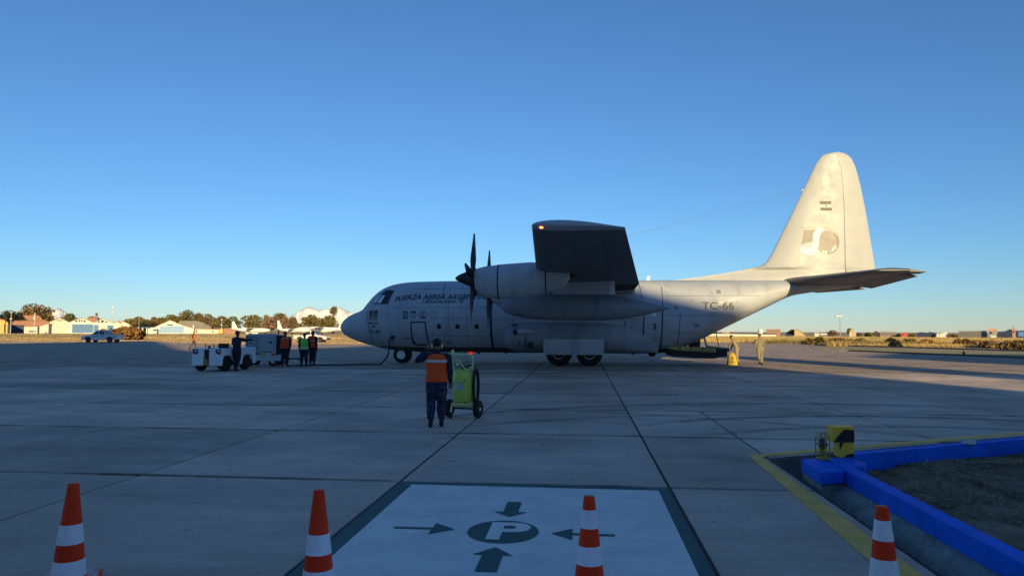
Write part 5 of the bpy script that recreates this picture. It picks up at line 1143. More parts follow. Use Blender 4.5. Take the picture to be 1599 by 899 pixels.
for (xc, w_, m_) in ((-.02, .26, mat('strip_yellow', (.58, .45, .10), .5)), (.23, .22, BAND), (.47, .24, mat('strip_orange', (.55, .14, .04), .5))):
    b = MB(); b.box((xc, -.115, .60), (w_, .02, .10)); b.build('reflector_strip', m_, gu)
for xx in (-.75, .42):
    for yy in (.02, 1.2):
        b = MB(); b.lathe([(.10, -.07), (.2, -.08), (.24, -.05), (.25, 0), (.24, .05), (.2, .08), (.10, .07)], (xx, yy, .25), 'y', 22); w_ = b.build('wheel', RUB, gu, smooth=40); b = MB(); b.lathe([(.02, -.07), (.10, -.075), (.10, .075), (.02, .07)], (xx, yy, .25), 'y', 16); b.build('rim', LOU, w_)
b = MB(); b.tube([(.95, .5, .4), (1.7, .5, .33)], .04); b.tube([(-1.0, .5, .42), (-1.5, .5, .42)], .03); b.build('draw_bar', DARKM, gu)

# ---- power cable from the unit to the nose
b = MB(); pts = [Vector((*gp(440, 570.5), .35)), Vector((*gp(450, 571.8), .05)), Vector((*gp(470, 571.0), .035)), Vector((*gp(520, 570.2), .035)), Vector((*gp(565, 569.8), .035)), Vector((*gp(592, 569.5), .035))]
e0 = pY(600, 566, YC - 2.2); pts += [Vector((e0.x, YC - 2.6, .12)), pY(605, 556, YC - 2.3), pY(607, 545, YC - 2.2), pY(607.5, 532, YC - 2.15), pY(610, 527.5, YC - 2.1), pY(613, 526.5, YC - 1.85)]
def smooth_path(p, n=6):
    out = []
    for i in range(len(p) - 1):
        a, b_, c, d = p[max(0, i - 1)], p[i], p[i + 1], p[min(len(p) - 1, i + 2)]
        for k in range(n):
            t_ = k / n; out.append(.5 * ((2 * b_) + (c - a) * t_ + (2 * a - 5 * b_ + 4 * c - d) * t_ * t_ + (3 * b_ - a - 3 * c + d) * t_ ** 3))
    return out + [p[-1]]
t = thing('power_cable', 'dark power cable from the power unit along the ground to the nose', 'cable', (pts[0].x, pts[0].y, 0))
b.tube(smooth_path(pts), .042, 8); b.build('cable', BLACK, t, smooth=60, off=t.location)
b = MB(); b.box(pts[-1] - t.location, (.24, .2, .2)); b.build('plug', BLACK, t, bevel=.03)

# ---- yellow floor sign
SY = mat('sign_yellow', (.85, .55, .01), .5, var=.05, scale=4); x, y = gp(1143, 569.7); t = thing('floor_sign', 'bright yellow folding floor sign at the end of the ramp', 'sign', (x, y, 0), R_(4))
for s in (-1, 1):
    b = MB(); w0, w1 = .27, .17; vs = []
    for yy0, yy1 in ((.17 * s, .02 * s), (.17 * s + .025 * s, .02 * s + .025 * s)): vs += [(-w0, yy0, 0), (w0, yy0, 0), (w1, yy1, .62), (-w1, yy1, .62)]
    b.add(vs, [(0, 1, 2, 3), (7, 6, 5, 4), (0, 4, 5, 1), (1, 5, 6, 2), (2, 6, 7, 3), (3, 7, 4, 0)]); b.build('sign_panel', SY, t, bevel=.01)
b = MB(); b.box((0, 0, .64), (.2, .08, .05)); b.build('sign_handle', SY, t, bevel=.01)
SGK = mat('sign_dark', (.30, .16, .01), .6); nrm = Vector((0, -.62, .15)).normalized()
def onsign(pts, nm): b = MB(); b.add([Vector((x_, -.195 + .15 * z_ / .62, z_)) + nrm * .004 for x_, z_ in pts], [tuple(range(len(pts)))]); b.build(nm, SGK, t)
onsign([(-.08, .33), (.08, .33), (0, .50)], 'sign_mark'); onsign([(-.16, .22), (.02, .22), (.02, .255), (-.16, .255)], 'sign_mark'); onsign([(-.1, .14), (.15, .14), (.15, .175), (-.1, .175)], 'sign_mark')

# ---- pickups
def pickup(label, px, py, d, rz, body, lit):
    p = pD(px, py, d); t = thing('pickup_truck', label, 'pickup truck', (p.x, p.y, 0), rz); L_ = 5.3
    low = [(-2.60, .45), (-2.62, .72), (-2.50, .95), (-1.55, 1.05), (-.95, 1.08), (2.62, 1.08), (2.66, .5), (2.2, .42)]
    pr = [(-2.60, .42), (-2.64, .70), (-2.55, .93), (-1.45, 1.06), (2.64, 1.10), (2.66, .48), (2.12, .44), (2.05, .68), (1.82, .84), (1.42, .84), (1.20, .68), (1.12, .36), (-1.10, .36), (-1.18, .66), (-1.40, .82), (-1.80, .82), (-2.02, .66), (-2.10, .42)]
    b = MB(); b.prism(pr, -.88, .88); b.build('body', body, t, bevel=.05)
    b = MB(); b.loft([[(x_, s_ * w_, z_) for x_, s_ in ((x0, -1), (x1, -1), (x1, 1), (x0, 1))] for x0, x1, w_, z_ in ((-1.32, 1.02, .84, 1.05), (-1.02, .98, .82, 1.22), (-.42, .82, .70, 1.70), (-.30, .72, .62, 1.76))]); b.build('cab', body, t, bevel=.06)
    for s in (-1, 1):
        for pts in ([(-.98, 1.16), (-.12, 1.16), (-.12, 1.62), (-.40, 1.62)], [(0.0, 1.16), (.86, 1.16), (.76, 1.62), (0.0, 1.62)]):
            yy = lambda z: s * (.83 - .12 * max(0, (z - 1.2) / .5) + .012)
            b = MB(); b.add([(x_, yy(z_), z_) for x_, z_ in pts], [(0, 1, 2, 3) if s < 0 else (3, 2, 1, 0)]); b.build('side_window', GLASS, t)
        b = MB(); b.box((-1.0, s * .95, 1.16), (.12, .16, .16)); b.build('mirror', body, t, bevel=.02)
        b = MB(); b.box((-2.56, s * .66, .80), (.14, .34, .18)); b.build('headlight', mat('lamp_glass', (.55, .57, .58), .15, var=0), t, bevel=.02)
        b = MB(); b.box((2.655, s * .78, .88), (.04, .12, .3)); b.build('tail_light', RED, t)
        for xx in (-.06, .92):
            b = MB(); b.box((xx, s * .883, .78), (.015, .012, .58)); b.build('door_gap', SEAM, t)
    b = MB(); b.add([(-1.05, -.72, 1.20), (-1.05, .72, 1.20), (-.47, .60, 1.66), (-.47, -.60, 1.66)], [(0, 3, 2, 1)]); b.v = [(v[0] - .03, v[1], v[2] + .02) for v in b.v]; b.build('windscreen', GLASS, t)
    b = MB(); b.box((1.78, 0, 1.105), (1.6, 1.5, .02)); b.build('bed_floor', DARKM, t)
    b = MB(); b.box((-2.66, 0, .52), (.1, 1.7, .24)); b.box((2.70, 0, .50), (.1, 1.7, .16)); b.build('bumper', DARKM if lit else body, t, bevel=.03)
    for x_ in (-1.60, 1.62):
        for s in (-1, 1):
            b = MB(); b.lathe([(.2, -.11), (.32, -.12), (.37, -.08), (.385, 0), (.37, .08), (.32, .12), (.2, .11)], (x_, s * .78, .385), 'y', 24); w_ = b.build('wheel', RUB, t, smooth=40); b = MB(); b.lathe([(.03, -.10), (.19, -.085), (.235, -.118), (.25, -.118), (.25, .118), (.235, .118), (.19, .085), (.03, .1)], (x_, s * .78, .385), 'y', 18); b.build('rim', mat('alloy', (.35, .36, .37), .4, .4), w_, smooth=40)
    return t
PW = mat('pickup_white', (.62, .64, .66), .3, var=.03, coat=.4)
t = pickup('white double cab pickup with a roof light and blue door stripe beside the bush', 160, 534, 117, 0, PW, False)
BST = mat('blue_stripe', (.06, .12, .32), .5)
b = MB(); b.prism([(-.95, .80), (.05, .86), (.05, .93), (-.95, .93)], -.888, -.883); b.build('door_stripe', BST, t); b = MB(); b.prism([(.25, .86), (.75, .86), (.75, .95), (.25, .95)], -.888, -.883); b.build('door_stripe', BST, t); b = MB(); b.prism([(2.0, .75), (2.35, .95), (2.5, .75)], -.888, -.883); b.build('door_stripe', BST, t)
b = MB(); b.box((.05, 0, 1.80), (.28, 1.1, .06)); b.box((.1, 0, 1.87), (.2, .9, .10)); b.build('roof_light', mat('amber_bar', (.20, .13, .06), .4), t, bevel=.02)
b = MB(); b.tube([(1.1, -.8, 1.08), (1.1, -.72, 1.72), (1.1, .72, 1.72), (1.1, .8, 1.08)], .035); b.tube([(1.1, -.74, 1.5), (1.9, -.8, 1.2)], .03); b.tube([(1.1, -.8, 1.42), (2.5, -.8, 1.25), (2.5, .8, 1.25)], .02); b.build('roll_bar', DARKM, t)
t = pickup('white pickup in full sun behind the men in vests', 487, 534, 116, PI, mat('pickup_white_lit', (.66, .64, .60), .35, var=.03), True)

# ================================================================== FAR BACKGROUND
# ---- trees: tapered trunk with limbs and a crown of many small leaf clumps
LEAF = {}
def leafmat(k, c): LEAF[k] = [mat('leaf_%s_a' % k, c, .8, var=.3, scale=.6), mat('leaf_%s_b' % k, tuple(v * .62 for v in c), .85, var=.3, scale=.6), mat('leaf_%s_c' % k, tuple(v * 1.35 for v in c), .8, var=.3, scale=.6)]
leafmat('olive', (.17, .135, .035)); leafmat('green', (.11, .115, .03)); leafmat('brown', (.19, .12, .05)); leafmat('dark', (.022, .028, .016)); leafmat('bare', (.25, .155, .10)); leafmat('yellow', (.15, .115, .03)); leafmat('rust', (.22, .115, .03))
BARK = mat('bark', (.10, .07, .045), .95, var=.3, scale=2)
def tree(px, ptop, wpx, d, kind, label, name='tree', low=.06, blobs=9, cat='tree', zb=0.0, dens=1.0, pbase=None):
    p = pD(px, ptop, d); Ht = p.z; W = wpx * 1.22 / 1120 * d; t = thing(name, label, cat, (p.x, p.y, zb), random.uniform(0, 6), group=None); Ht -= zb
    b = MB(); b.tube([(0, 0, -.1), (.02 * W, 0, Ht * .25), (0, .02 * W, Ht * .55), (.03 * W, 0, Ht * .8)], 0, 8, rr=[Ht * .035, Ht * .026, Ht * .018, Ht * .008])
    cs = []
    for i in range(blobs):
        a = i * 2.4 + random.uniform(-.4, .4); zf = lerp(low + .18, .84, (i + .5) / blobs); rr = (W * .5) * (1 - abs(zf - .5) * .75) * random.uniform(.45, .68) if i < blobs - 1 else 0
        cs.append((Vector((rr * math.cos(a), rr * math.sin(a), Ht * zf)), W * random.uniform(.23, .33), Ht * random.uniform(.12, .19)))
    for c, rw, rh in cs: b.tube([(0, 0, max(Ht * .15, c.z * .55)), c * .7 + Vector((0, 0, c.z * .22)), c], 0, 5, rr=[Ht * .014, Ht * .009, Ht * .004])
    b.build('trunk', BARK, t, smooth=60)
    V = []; Fc = []; MI = []; n = int(230 * dens); s = max(.42, W * .042)
    for c, rw, rh in cs:
        for _ in range(n):
            v = Vector(np.random.normal(size=3)); v.normalize(); r = random.random() ** .35; q_ = c + Vector((v.x * rw * r, v.y * rw * r, v.z * rh * r))
            if q_.z > Ht: q_.z = Ht - random.random() * s
            a1 = Vector(np.random.normal(size=3)).normalized(); a2 = a1.cross(Vector(np.random.normal(size=3))).normalized(); k = s * random.uniform(.5, 1.25); o = len(V)
            V += [tuple(q_ + a1 * k), tuple(q_ + a2 * k * .6), tuple(q_ - a1 * k), tuple(q_ - a2 * k * .6)]; Fc.append((o, o + 1, o + 2, o + 3)); MI.append(random.choice((0, 0, 1, 2)))
    m = MB(); m.v = V; m.f = Fc; m.mi = MI; m.build('crown', LEAF[kind], t); return t
D = 430
for a in [(13, 483, 26, D, 'dark', 'round dark evergreen tree at the far left edge'), (31, 488, 14, D, 'dark', 'smaller dark tree right of the dark evergreen at the left edge'),
          (53, 473, 36, 440, 'brown', 'tallest brownish tree on the left behind the red roof'), (70, 484, 18, 445, 'brown', 'lower brown tree leaning right of the tallest left tree'),
          (109, 487, 19, D, 'green', 'green tree behind the second white hangar gable'), (203, 496, 22, D, 'olive', 'olive tree right of the white antenna mast'),
          (217, 492, 16, 440, 'brown', 'brown topped tree right of the last row hangar'), (228, 498, 20, D, 'yellow', 'yellow green tree behind the dark shrubs by the car port'),
          (241, 493, 14, 445, 'brown', 'brownish tree left of the separate hangar'), (253, 494, 22, 445, 'olive', 'olive tree rising over the left eave of the separate hangar'), (268, 489, 26, 440, 'olive', 'broad olive tree over the ridge of the separate hangar'),
          (283, 492, 14, 450, 'olive', 'narrow olive tree behind the red roof of the separate hangar'), (294, 481, 22, 440, 'yellow', 'tall tree with two tops behind the red and grey roof'), (311, 486, 16, 450, 'brown', 'brown tree right of the tree with two tops'),
          (324, 489, 24, 440, 'brown', 'wide brown tree over the long low shed'), (346, 491, 20, 440, 'olive', 'olive tree with a spike top left of the lamp post'), (364, 493, 22, 440, 'green', 'greenish tree behind the white tail of the left parked plane'),
          (396, 489, 27, D, 'olive', 'round olive tree left of the bare pinkish tree'), (416, 490, 10, 440, 'olive', 'small olive tree squeezed left of the bare pinkish tree'),
          (436, 485.5, 26, 446, 'olive', 'olive tree standing behind the bare pinkish tree'), (458, 493, 18, 440, 'brown', 'thin brown tree left of the mountain'),
          (487, 490, 28, 436, 'yellow', 'broad tree in front of the snow mountain'), (503, 498, 16, 446, 'brown', 'low brown tree between two broad trees before the mountain'), (514, 490.5, 24, 438, 'olive', 'broad olive tree nearest to the aircraft nose')]:
    tree(*a)
tree(425, 492, 26, 420, 'bare', 'bare pinkish tree behind the power unit', low=.05, dens=.85); tree(443, 494, 12, 421, 'bare', 'slim bare reddish tree right of the wide bare one', low=.05, dens=.7)
tree(521, 477.5, 11, 450, 'brown', 'tall tree with a bare trunk and small top crown before the mountain', low=.62, blobs=4)
tree(225, 503, 15, 415, 'dark', 'black green shrub behind the car port posts', 'shrub', low=0, cat='shrub'); tree(240, 503, 14, 417, 'dark', 'black green shrub left of the small white house', 'shrub', low=0, cat='shrub')
tree(199, 509.5, 34, 150, 'rust', 'rust brown bush behind the tail of the white pickup', 'bush', low=0, blobs=9, cat='bush'); tree(214, 514, 16, 152, 'rust', 'small rust bush right of the large one', 'bush', low=0, cat='bush')
for a in [(1237, 513.5, 9, 330, 'brown', 'brown tree beside the beige house on the right', .1), (1300, 515, 13, 330, 'bare', 'bare brown tree left of the tall floodlight mast', .05), (1326, 511.5, 6, 330, 'olive', 'slim upright tree right of the floodlight mast', .1), (1341, 520, 7, 325, 'green', 'low green bush right of the beige dome house', 0), (1355.5, 519, 9, 325, 'green', 'small dark green conical tree alone in the field edge', 0), (1424, 521, 8, 325, 'olive', 'olive bush right of the red building', 0), (1368, 517, 6, 332, 'bare', 'thin bare tree left of the black container', .1), (1488, 522, 10, 330, 'olive', 'low olive tree left of the long grey hall', 0), (1403, 521.5, 6, 330, 'dark', 'dark bush left of the red building', 0)]:
    tree(*a[:6], low=a[6], blobs=5, dens=.7)
# scrub standing in the right-hand field
for i, (px, yb, w, hpx, kind, lb) in enumerate([(1263, 536, 12, 6, 'olive', 'olive scrub at the left end of the field'), (1280, 535, 14, 8, 'olive', 'taller olive scrub beside the end scrub'), (1312, 535, 26, 6, 'rust', 'wide rusty scrub below the floodlight mast'), (1343, 535, 16, 5, 'olive', 'flat olive scrub below the conical tree'), (1392, 537, 12, 8, 'dark', 'dark scrub with a drooping side in the right field'), (1398, 539, 10, 5, 'dark', 'dark low scrub leaning right of the drooping scrub'), (1419, 536, 14, 6, 'olive', 'olive scrub below the red building'), (1446, 537, 18, 5, 'rust', 'rusty scrub below the navy sheds'), (1497, 537, 10, 6, 'rust', 'rusty scrub below the left end of the long hall'), (1508, 537, 10, 6, 'rust', 'second rusty scrub below the long hall'), (1525, 538, 16, 5, 'rust', 'wide rusty scrub below the right end of the long hall'), (1548, 539, 22, 5, 'brown', 'brown scrub below the orange capped tower'), (1578, 541, 20, 7, 'brown', 'brown scrub below the pink tower'), (1592, 541, 14, 8, 'brown', 'brown scrub at the right edge of the field')]):
    d = 1120 * 1.83 / (yb - (516.7 + .0035 * (px - 800))); tree(px, yb - hpx, w, d, kind, lb, 'scrub', low=0, blobs=5, cat='scrub', dens=.6, zb=-.04)

# ---- buildings
WCR = mat('hangar_cream', (.68, .60, .49), .8, var=.06, scale=.5); WWH = mat('hangar_white', (.74, .70, .62), .8, var=.05, scale=.5); WYL = mat('house_yellow', (.62, .44, .15), .8, var=.08, scale=.5); RFR = mat('red_roof', (.36, .12, .07), .8, var=.25, scale=.5); RFB = mat('brown_roof', (.33, .19, .11), .8, var=.25, scale=.4); RFG = mat('grey_roof', (.22, .20, .17), .7, var=.2, scale=.4); DBL = mat('blue_door', (.10, .22, .40), .6, var=.08, scale=.5); DPB = mat('pale_blue_door', (.27, .42, .62), .6, var=.06, scale=.5); WIN = mat('dark_window', (.02, .022, .028), .3); NAVB = mat('navy_shed', (.03, .04, .10), .6, var=.2, scale=.4); BRK = mat('red_brick_wall', (.38, .19, .13), .85, var=.2, scale=.6); GSH = mat('grey_shed', (.16, .165, .17), .6, var=.1, scale=.5); BEI = mat('beige_wall', (.52, .40, .26), .85, var=.1, scale=.5)
def frame(px, d):                                                     # local frame of a front facing the apron
    p = pD(px, 516, d); return Vector((p.x, p.y, 0))
def bld(name, label, cx, d, W, Dp, roofpts, wallm, roofm, openings=(), cat='building', ridge=True, yaw=None, overhang=.25):
    """front outline roofpts in px (x, y) left to right (eave, ridge.., eave); base on the ground; swept back Dp metres"""
    o = frame(cx, d); ya = math.atan2(-o.x, o.y) if yaw is None else yaw; t = thing(name, label, cat, o, ya); Rm = Matrix.Rotation(-ya, 3, 'Z')
    def loc(px, py): 
        w = ray(px, py); nrm = Vector((-math.sin(ya), math.cos(ya), 0)); k = (o - Vector((0, 0, H))).dot(nrm) / w.dot(nrm); q_ = Rm @ (Vector((0, 0, H)) + w * k - o); return (q_.x, q_.z)
    rp_ = [loc(*p) for p in roofpts]; pol = [(rp_[0][0], -.1)] + rp_ + [(rp_[-1][0], -.1)]
    b = MB(); b.prism(pol, 0, Dp); b.build('wall', wallm, t)
    if roofm:
        for i in range(len(rp_) - 1):
            (x0, z0), (x1, z1) = rp_[i], rp_[i + 1]
            b = MB(); b.add([(x0, -.35, z0 + .06), (x1, -.35, z1 + .06), (x1, Dp + .3, z1 + .06), (x0, Dp + .3, z0 + .06), (x0, -.35, z0 + .30), (x1, -.35, z1 + .30), (x1, Dp + .3, z1 + .30), (x0, Dp + .3, z0 + .30)], [(3, 2, 1, 0), (4, 5, 6, 7), (0, 1, 5, 4), (1, 2, 6, 5), (2, 3, 7, 6), (3, 0, 4, 7)]); b.build('roof', roofm, t)
    for nm, x0, y0, x1, y1, m in openings:
        a, e = loc(x0, y0), loc(x1, y1)
        b = MB(); b.box(((a[0] + e[0]) / 2, -.03, (a[1] + e[1]) / 2), (abs(e[0] - a[0]), .12, abs(a[1] - e[1]))); ob = b.build(nm, m, t)
        if nm == 'door':
            n = max(2, int(abs(e[0] - a[0]) / 3))
            for k in range(1, n):
                b = MB(); b.box((a[0] + (e[0] - a[0]) * k / n, -.10, (a[1] + e[1]) / 2), (.10, .05, abs(a[1] - e[1]))); b.build('door_rib', m, ob)
    return t
HD = 385
bld('hangar', 'cream hangar gable with two small round windows and no door', 92, HD, 0, 26, [(76.5, 503), (93, 496.2), (107.5, 503)], WCR, RFB, [('window', 90.0, 499.2, 92.2, 501, WIN), ('window', 94.4, 499.2, 96.6, 501, WIN), ('buttress', 105, 512, 109, 520, WWH), ('buttress', 75.8, 509, 80.5, 520, WWH)])
bld('hangar', 'white hangar gable with two slit vents above a wide blue door', 126, HD, 0, 26, [(107.5, 503.2), (118, 499.2), (126.5, 496.5), (136, 499.5), (145.8, 503.6)], WWH, RFB, [('door', 112.8, 506, 145, 519.6, DBL), ('window', 117.6, 500, 121, 502.4, WIN), ('window', 130.3, 500, 133.4, 502.6, WIN), ('vent', 123.4, 498.8, 125, 502.4, WIN), ('vent', 126.6, 498.8, 128.2, 502.4, WIN)])
bld('hangar', 'white hangar gable with one square vent above blue doors standing open', 161, HD, 0, 26, [(146, 503.6), (153, 500.5), (160.5, 497.6), (169, 501), (177, 504.4)], WWH, RFB, [('door', 146.4, 507, 153.6, 519.6, DBL), ('door', 167.6, 507.5, 176.8, 519.6, DBL), ('opening', 154, 507.5, 167.2, 519.6, WCR), ('window', 152.8, 501, 155.6, 503.4, WIN), ('window', 164.4, 501.4, 167.2, 503.6, WIN), ('vent', 158, 499.6, 161.8, 503.4, WIN), ('door_leaf', 171, 511.4, 175, 516, NAVB)])
bld('hangar', 'smallest cream hangar gable of the row with a sloping lean-to on its right', 190, HD, 0, 26, [(177.2, 504.4), (188, 500.6), (200, 505.4), (214, 515.4)], WCR, RFB, [('vent', 185.4, 502.4, 190.2, 504.2, WIN)])
bld('lean_to', 'cream lean-to with a red roof against the first hangar', 67, HD - 3, 0, 14, [(55, 510.4), (66, 507.6), (76.3, 504.8)], WCR, RFR)
bld('garage', 'pale yellow garage front under the red roof', 48, HD - 5, 0, 10, [(37.8, 510), (58.6, 509.4)], WCR, RFR, [('window', 45, 516, 55.8, 518.6, GSH)])
bld('warehouse', 'long dull red roofed warehouse behind the yellow garage', 46, HD + 14, 0, 18, [(15, 508.5), (22, 501.5), (70, 500), (77, 504)], BRK, RFB, [('opening', 17.6, 507, 37, 519.4, NAVB)])
bld('house', 'house with a bright red hipped roof behind the warehouse', 48, HD + 45, 0, 12, [(28, 499.2), (34, 492.6), (60, 492.4), (66, 498)], BRK, RFR, [('chimney', 52.6, 491.6, 54.6, 499, WWH)])
bld('house', 'yellow house with a pinkish roof at the left edge of the picture', 0, HD - 2, 0, 10, [(-14, 504), (-6, 498), (6, 499.6), (12.6, 504)], WYL, RFR, [('door', 6.6, 506, 8.2, 518.8, WIN), ('opening', 12, 506, 15.6, 519, NAVB)])
bld('house', 'pale house with a flat brick upper floor behind the third hangar', 146, HD + 50, 0, 10, [(136.5, 496.6), (141, 494.2), (150, 494.6), (156, 497.6)], BRK, RFB, [('window', 139, 494.2, 141, 496, WIN), ('window', 143, 494.2, 145, 496, WIN)])
bld('brick_tower', 'small grey brick tower on the roof line behind the hangars', 151, HD + 48, 0, 3, [(148.8, 488.2), (153.2, 488.2)], GSH, None, [('window', 150.2, 489.4, 151.8, 492.4, WIN), ('wall_band', 148.8, 492.6, 153.2, 494.4, BRK)], cat='tower')
bld('hangar', 'separate white hangar with a pale blue door and a long vent above', 265, HD, 0, 24, [(240, 511.4), (252, 506), (265.5, 500), (276, 504.2), (286.6, 508.4)], WWH, RFR, [('door', 250, 509, 286.2, 519.8, DPB), ('vent', 260.6, 506.3, 270.6, 508, WIN), ('door_leaf', 247, 514, 250, 519.8, DPB)])
bld('annex', 'bright white annex with a sloping roof right of the separate hangar', 294, HD, 0, 22, [(286.8, 508.6), (302, 512.4)], WWH, RFR, [('window', 295.6, 509.6, 301, 511, GSH), ('post', 301.2, 507.6, 302.4, 519, WWH)])
bld('long_shed', 'long low cream shed with a red and grey roof right of the annex', 322, HD + 3, 0, 12, [(302.6, 513.4), (344, 514.4)], WCR, RFR, [('window', 306, 515, 307.6, 519, WIN), ('window', 331.4, 516.6, 333.6, 518.8, WIN)])
bld('shed_roof', 'grey roofed shed rising behind the long low shed', 308, HD + 22, 0, 10, [(280, 501.4), (306, 501.2), (318, 504.6), (330, 511.2)], RFG, RFG, cat='building')
bld('brick_shed', 'brown brick shed left of the leaning man', 356, HD, 0, 10, [(341, 513.8), (349, 512.8), (349, 513), (367, 513)], BRK, RFB, [('wall_panel', 341.4, 514, 348.6, 519.6, WYL)])
bld('small_house', 'small white house with a blue roof left of the separate hangar', 237, HD - 3, 0, 8, [(230.6, 513.2), (233, 511.4), (242, 511.4), (245, 513.4)], WWH, DBL, [('window', 239, 514, 244.6, 516.4, NAVB)])
bld('white_hut', 'low white hut behind the power unit', 392, HD, 0, 8, [(384, 513), (403, 513)], WWH, RFR, [('window', 386, 515, 388.6, 517, WIN)])
t = thing('car_port', 'open car port with white posts between the hangars', 'car port', frame(221, HD - 4), math.atan2(-frame(221, 1).x, frame(221, 1).y))
for xx in (-3.2, -1.4, .4, 2.2):
    b = MB(); b.box((xx, 0, 1.4), (.5, .5, 2.8)); b.build('post', WWH, t)
b = MB(); b.box((-.4, 1.5, 2.9), (7.6, 4, .25)); b.build('roof', DBL, t)
RD = 300
bld('long_wall', 'long white wall with a dark blue roof behind the two men', 1160, RD, 0, 9, [(1106, 520.8), (1212, 522.2)], WWH, NAVB)
bld('brick_block', 'red brick apartment block behind the long white wall', 1208, RD + 60, 0, 14, [(1196.6, 513.8), (1218.4, 513.8)], BRK, None, [('window', 1199 + 3.4 * i, 515.4 + 3 * j, 1200.4 + 3.4 * i, 517.4 + 3 * j, RFG) for i in range(6) for j in range(2)])
bld('house', 'beige gabled house right of the brown tree', 1248, RD + 20, 0, 9, [(1240.4, 517), (1244, 513.6), (1251, 517.4), (1257, 523)], BEI, BEI)
bld('small_house', 'small white flat house left of the brown tree', 1230, RD + 30, 0, 8, [(1227, 519), (1235, 519.2)], WWH, None, [('window', 1229, 520, 1230.5, 522, WIN)])
bld('house', 'distant pale house left of the water tank', 1133, RD + 70, 0, 8, [(1128, 518), (1133, 516.6), (1139, 518)], BEI, None, [('window', 1131, 518.4, 1133, 519.6, WIN)])
bld('dark_shed', 'black roofed shed with a white stripe left of the bare tree', 1285, RD + 10, 0, 8, [(1279.6, 518.8), (1292, 519.2)], GSH, None, [('wall_band', 1281, 520.6, 1291, 522.6, WWH)])
bld('house', 'beige dome shaped house right of the slim tree', 1331, RD + 12, 0, 9, [(1326, 520), (1328, 514.6), (1333, 514.4), (1337, 519.6)], BEI, None, [('door', 1327, 520, 1328.6, 524.6, WWH)])
bld('white_house', 'small white house low at the left of the black roofed shed', 1275, RD + 8, 0, 8, [(1272, 519.8), (1279, 520)], WWH, None, [('window', 1274, 521, 1275, 522.4, WIN)])
bld('container', 'black upright container at the field edge', 1372, RD, 0, 4, [(1369.6, 519.6), (1374.2, 519.6)], BLACK, None, [('door', 1370, 520.4, 1374, 525, NAVB)], cat='container')
bld('long_barracks', 'long low pinkish grey barracks right of the black container', 1390, RD + 8, 0, 9, [(1374.6, 519), (1400, 519.6)], mat('barrack_pink', (.33, .25, .22), .85, var=.2, scale=.5), RFG, [('window', 1377 + 3.6 * i, 521.2, 1378.6 + 3.6 * i, 522.8, WIN) for i in range(6)])
bld('red_building', 'small bright red building right of the barracks', 1412, RD, 0, 8, [(1407, 519.8), (1417, 519.9)], mat('bright_red_wall', (.50, .10, .06), .8), None, [('window', 1409, 521.4, 1410.6, 523, WIN)])
bld('navy_sheds', 'row of navy blue sheds right of the red building', 1446, RD + 2, 0, 9, [(1431, 520.6), (1438, 519.6), (1446, 520.4), (1453, 519.4), (1461, 520.6)], NAVB, NAVB)
bld('white_gable', 'white stepped gable house right of the navy sheds', 1471, RD, 0, 9, [(1462.6, 522.6), (1463.4, 520.2), (1471, 520.2), (1478, 517.8), (1480, 523)], WWH, None, [('window', 1466, 521.4, 1468, 523, WIN)])
bld('grey_hall', 'long dark grey hall with a flat roof on the right', 1520, RD - 4, 0, 16, [(1497, 518.2), (1541, 517.4)], GSH, RFG, [('wall_rib', 1500 + 4 * i, 519.4, 1501 + 4 * i, 526, RFG) for i in range(10)])
bld('orange_tower', 'square grey building with an orange top right of the grey hall', 1550, RD - 6, 0, 9, [(1543, 513.6), (1557, 513.2)], mat('shop_grey', (.32, .31, .30), .7, var=.25, scale=.8), None, [('orange_band', 1543.4, 513.6, 1556.6, 516.8, mat('orange_band', (.62, .30, .11), .7)), ('white_door', 1547, 524, 1555, 527, WWH), ('window', 1545, 518, 1549, 521, NAVB)])
bld('navy_warehouse', 'long navy blue warehouse with a pitched roof at the right edge', 1578, RD - 2, 0, 14, [(1557.6, 519), (1570, 518), (1577, 515), (1586, 517.4), (1606, 517)], NAVB, NAVB, [('wall_band', 1590, 518, 1599, 525, mat('bright_blue', (.10, .25, .60), .6))])
bld('pink_tower', 'narrow pink brick tower in front of the navy warehouse', 1583, RD - 10, 0, 3, [(1580.6, 513.6), (1582.6, 511.6), (1585.6, 513.6)], mat('pink_brick', (.48, .26, .20), .85), None, [('pole', 1581.6, 509, 1582.4, 513, DARKM), ('window', 1582, 517, 1584, 519, WIN)], cat='tower')
# water tank, masts, lamp posts
p = frame(1187.5, RD + 20); t = thing('water_tank', 'white cylindrical water tank above the long white wall', 'tank', p); zt_ = pD(1187, 513.2, RD + 20).z
b = MB(); b.lathe([(.2, zt_ - 2.4), (.95, zt_ - 2.3), (1.0, zt_ - .6), (.8, zt_ - .15), (.15, zt_)], n=18); b.build('tank', WWH, t, smooth=50); b = MB(); b.box((-1.1, 0, (zt_ - 2.3) / 2 + .1), (.5, .8, zt_ - 1.2)); b.box((.2, 0, (zt_ - 2.4) / 2), (1.6, 1.6, zt_ - 2.4)); b.build('tank_stand', RFG, t)
def mast(name, label, px, ptop, pbase_d, r, parts, cat='mast', m=None):
    p = frame(px, pbase_d); t = thing(name, label, cat, p, PSI); zt_ = pD(px, ptop, pbase_d).z; b = MB(); b.tube([(0, 0, 0), (0, 0, zt_)], 0, 8, rr=[r, r * .6]); b.build('pole', m or DARKM, t, smooth=60); parts(t, zt_); return t
PALE_P = mat('pole_pale', (.55, .50, .42), .6); STEEL = mat('pole_steel', (.30, .28, .26), .6)
def fl_(t, z):
    b = MB(); b.box((-.5, 0, z - .3), (2.4, .3, .7)); b.build('floodlight_head', STEEL, t); 
    for x_ in (-1.4, -.8, -.2, .4): b = MB(); b.box((x_, -.22, z - .35), (.42, .14, .4)); b.build('floodlight', RIM, t)
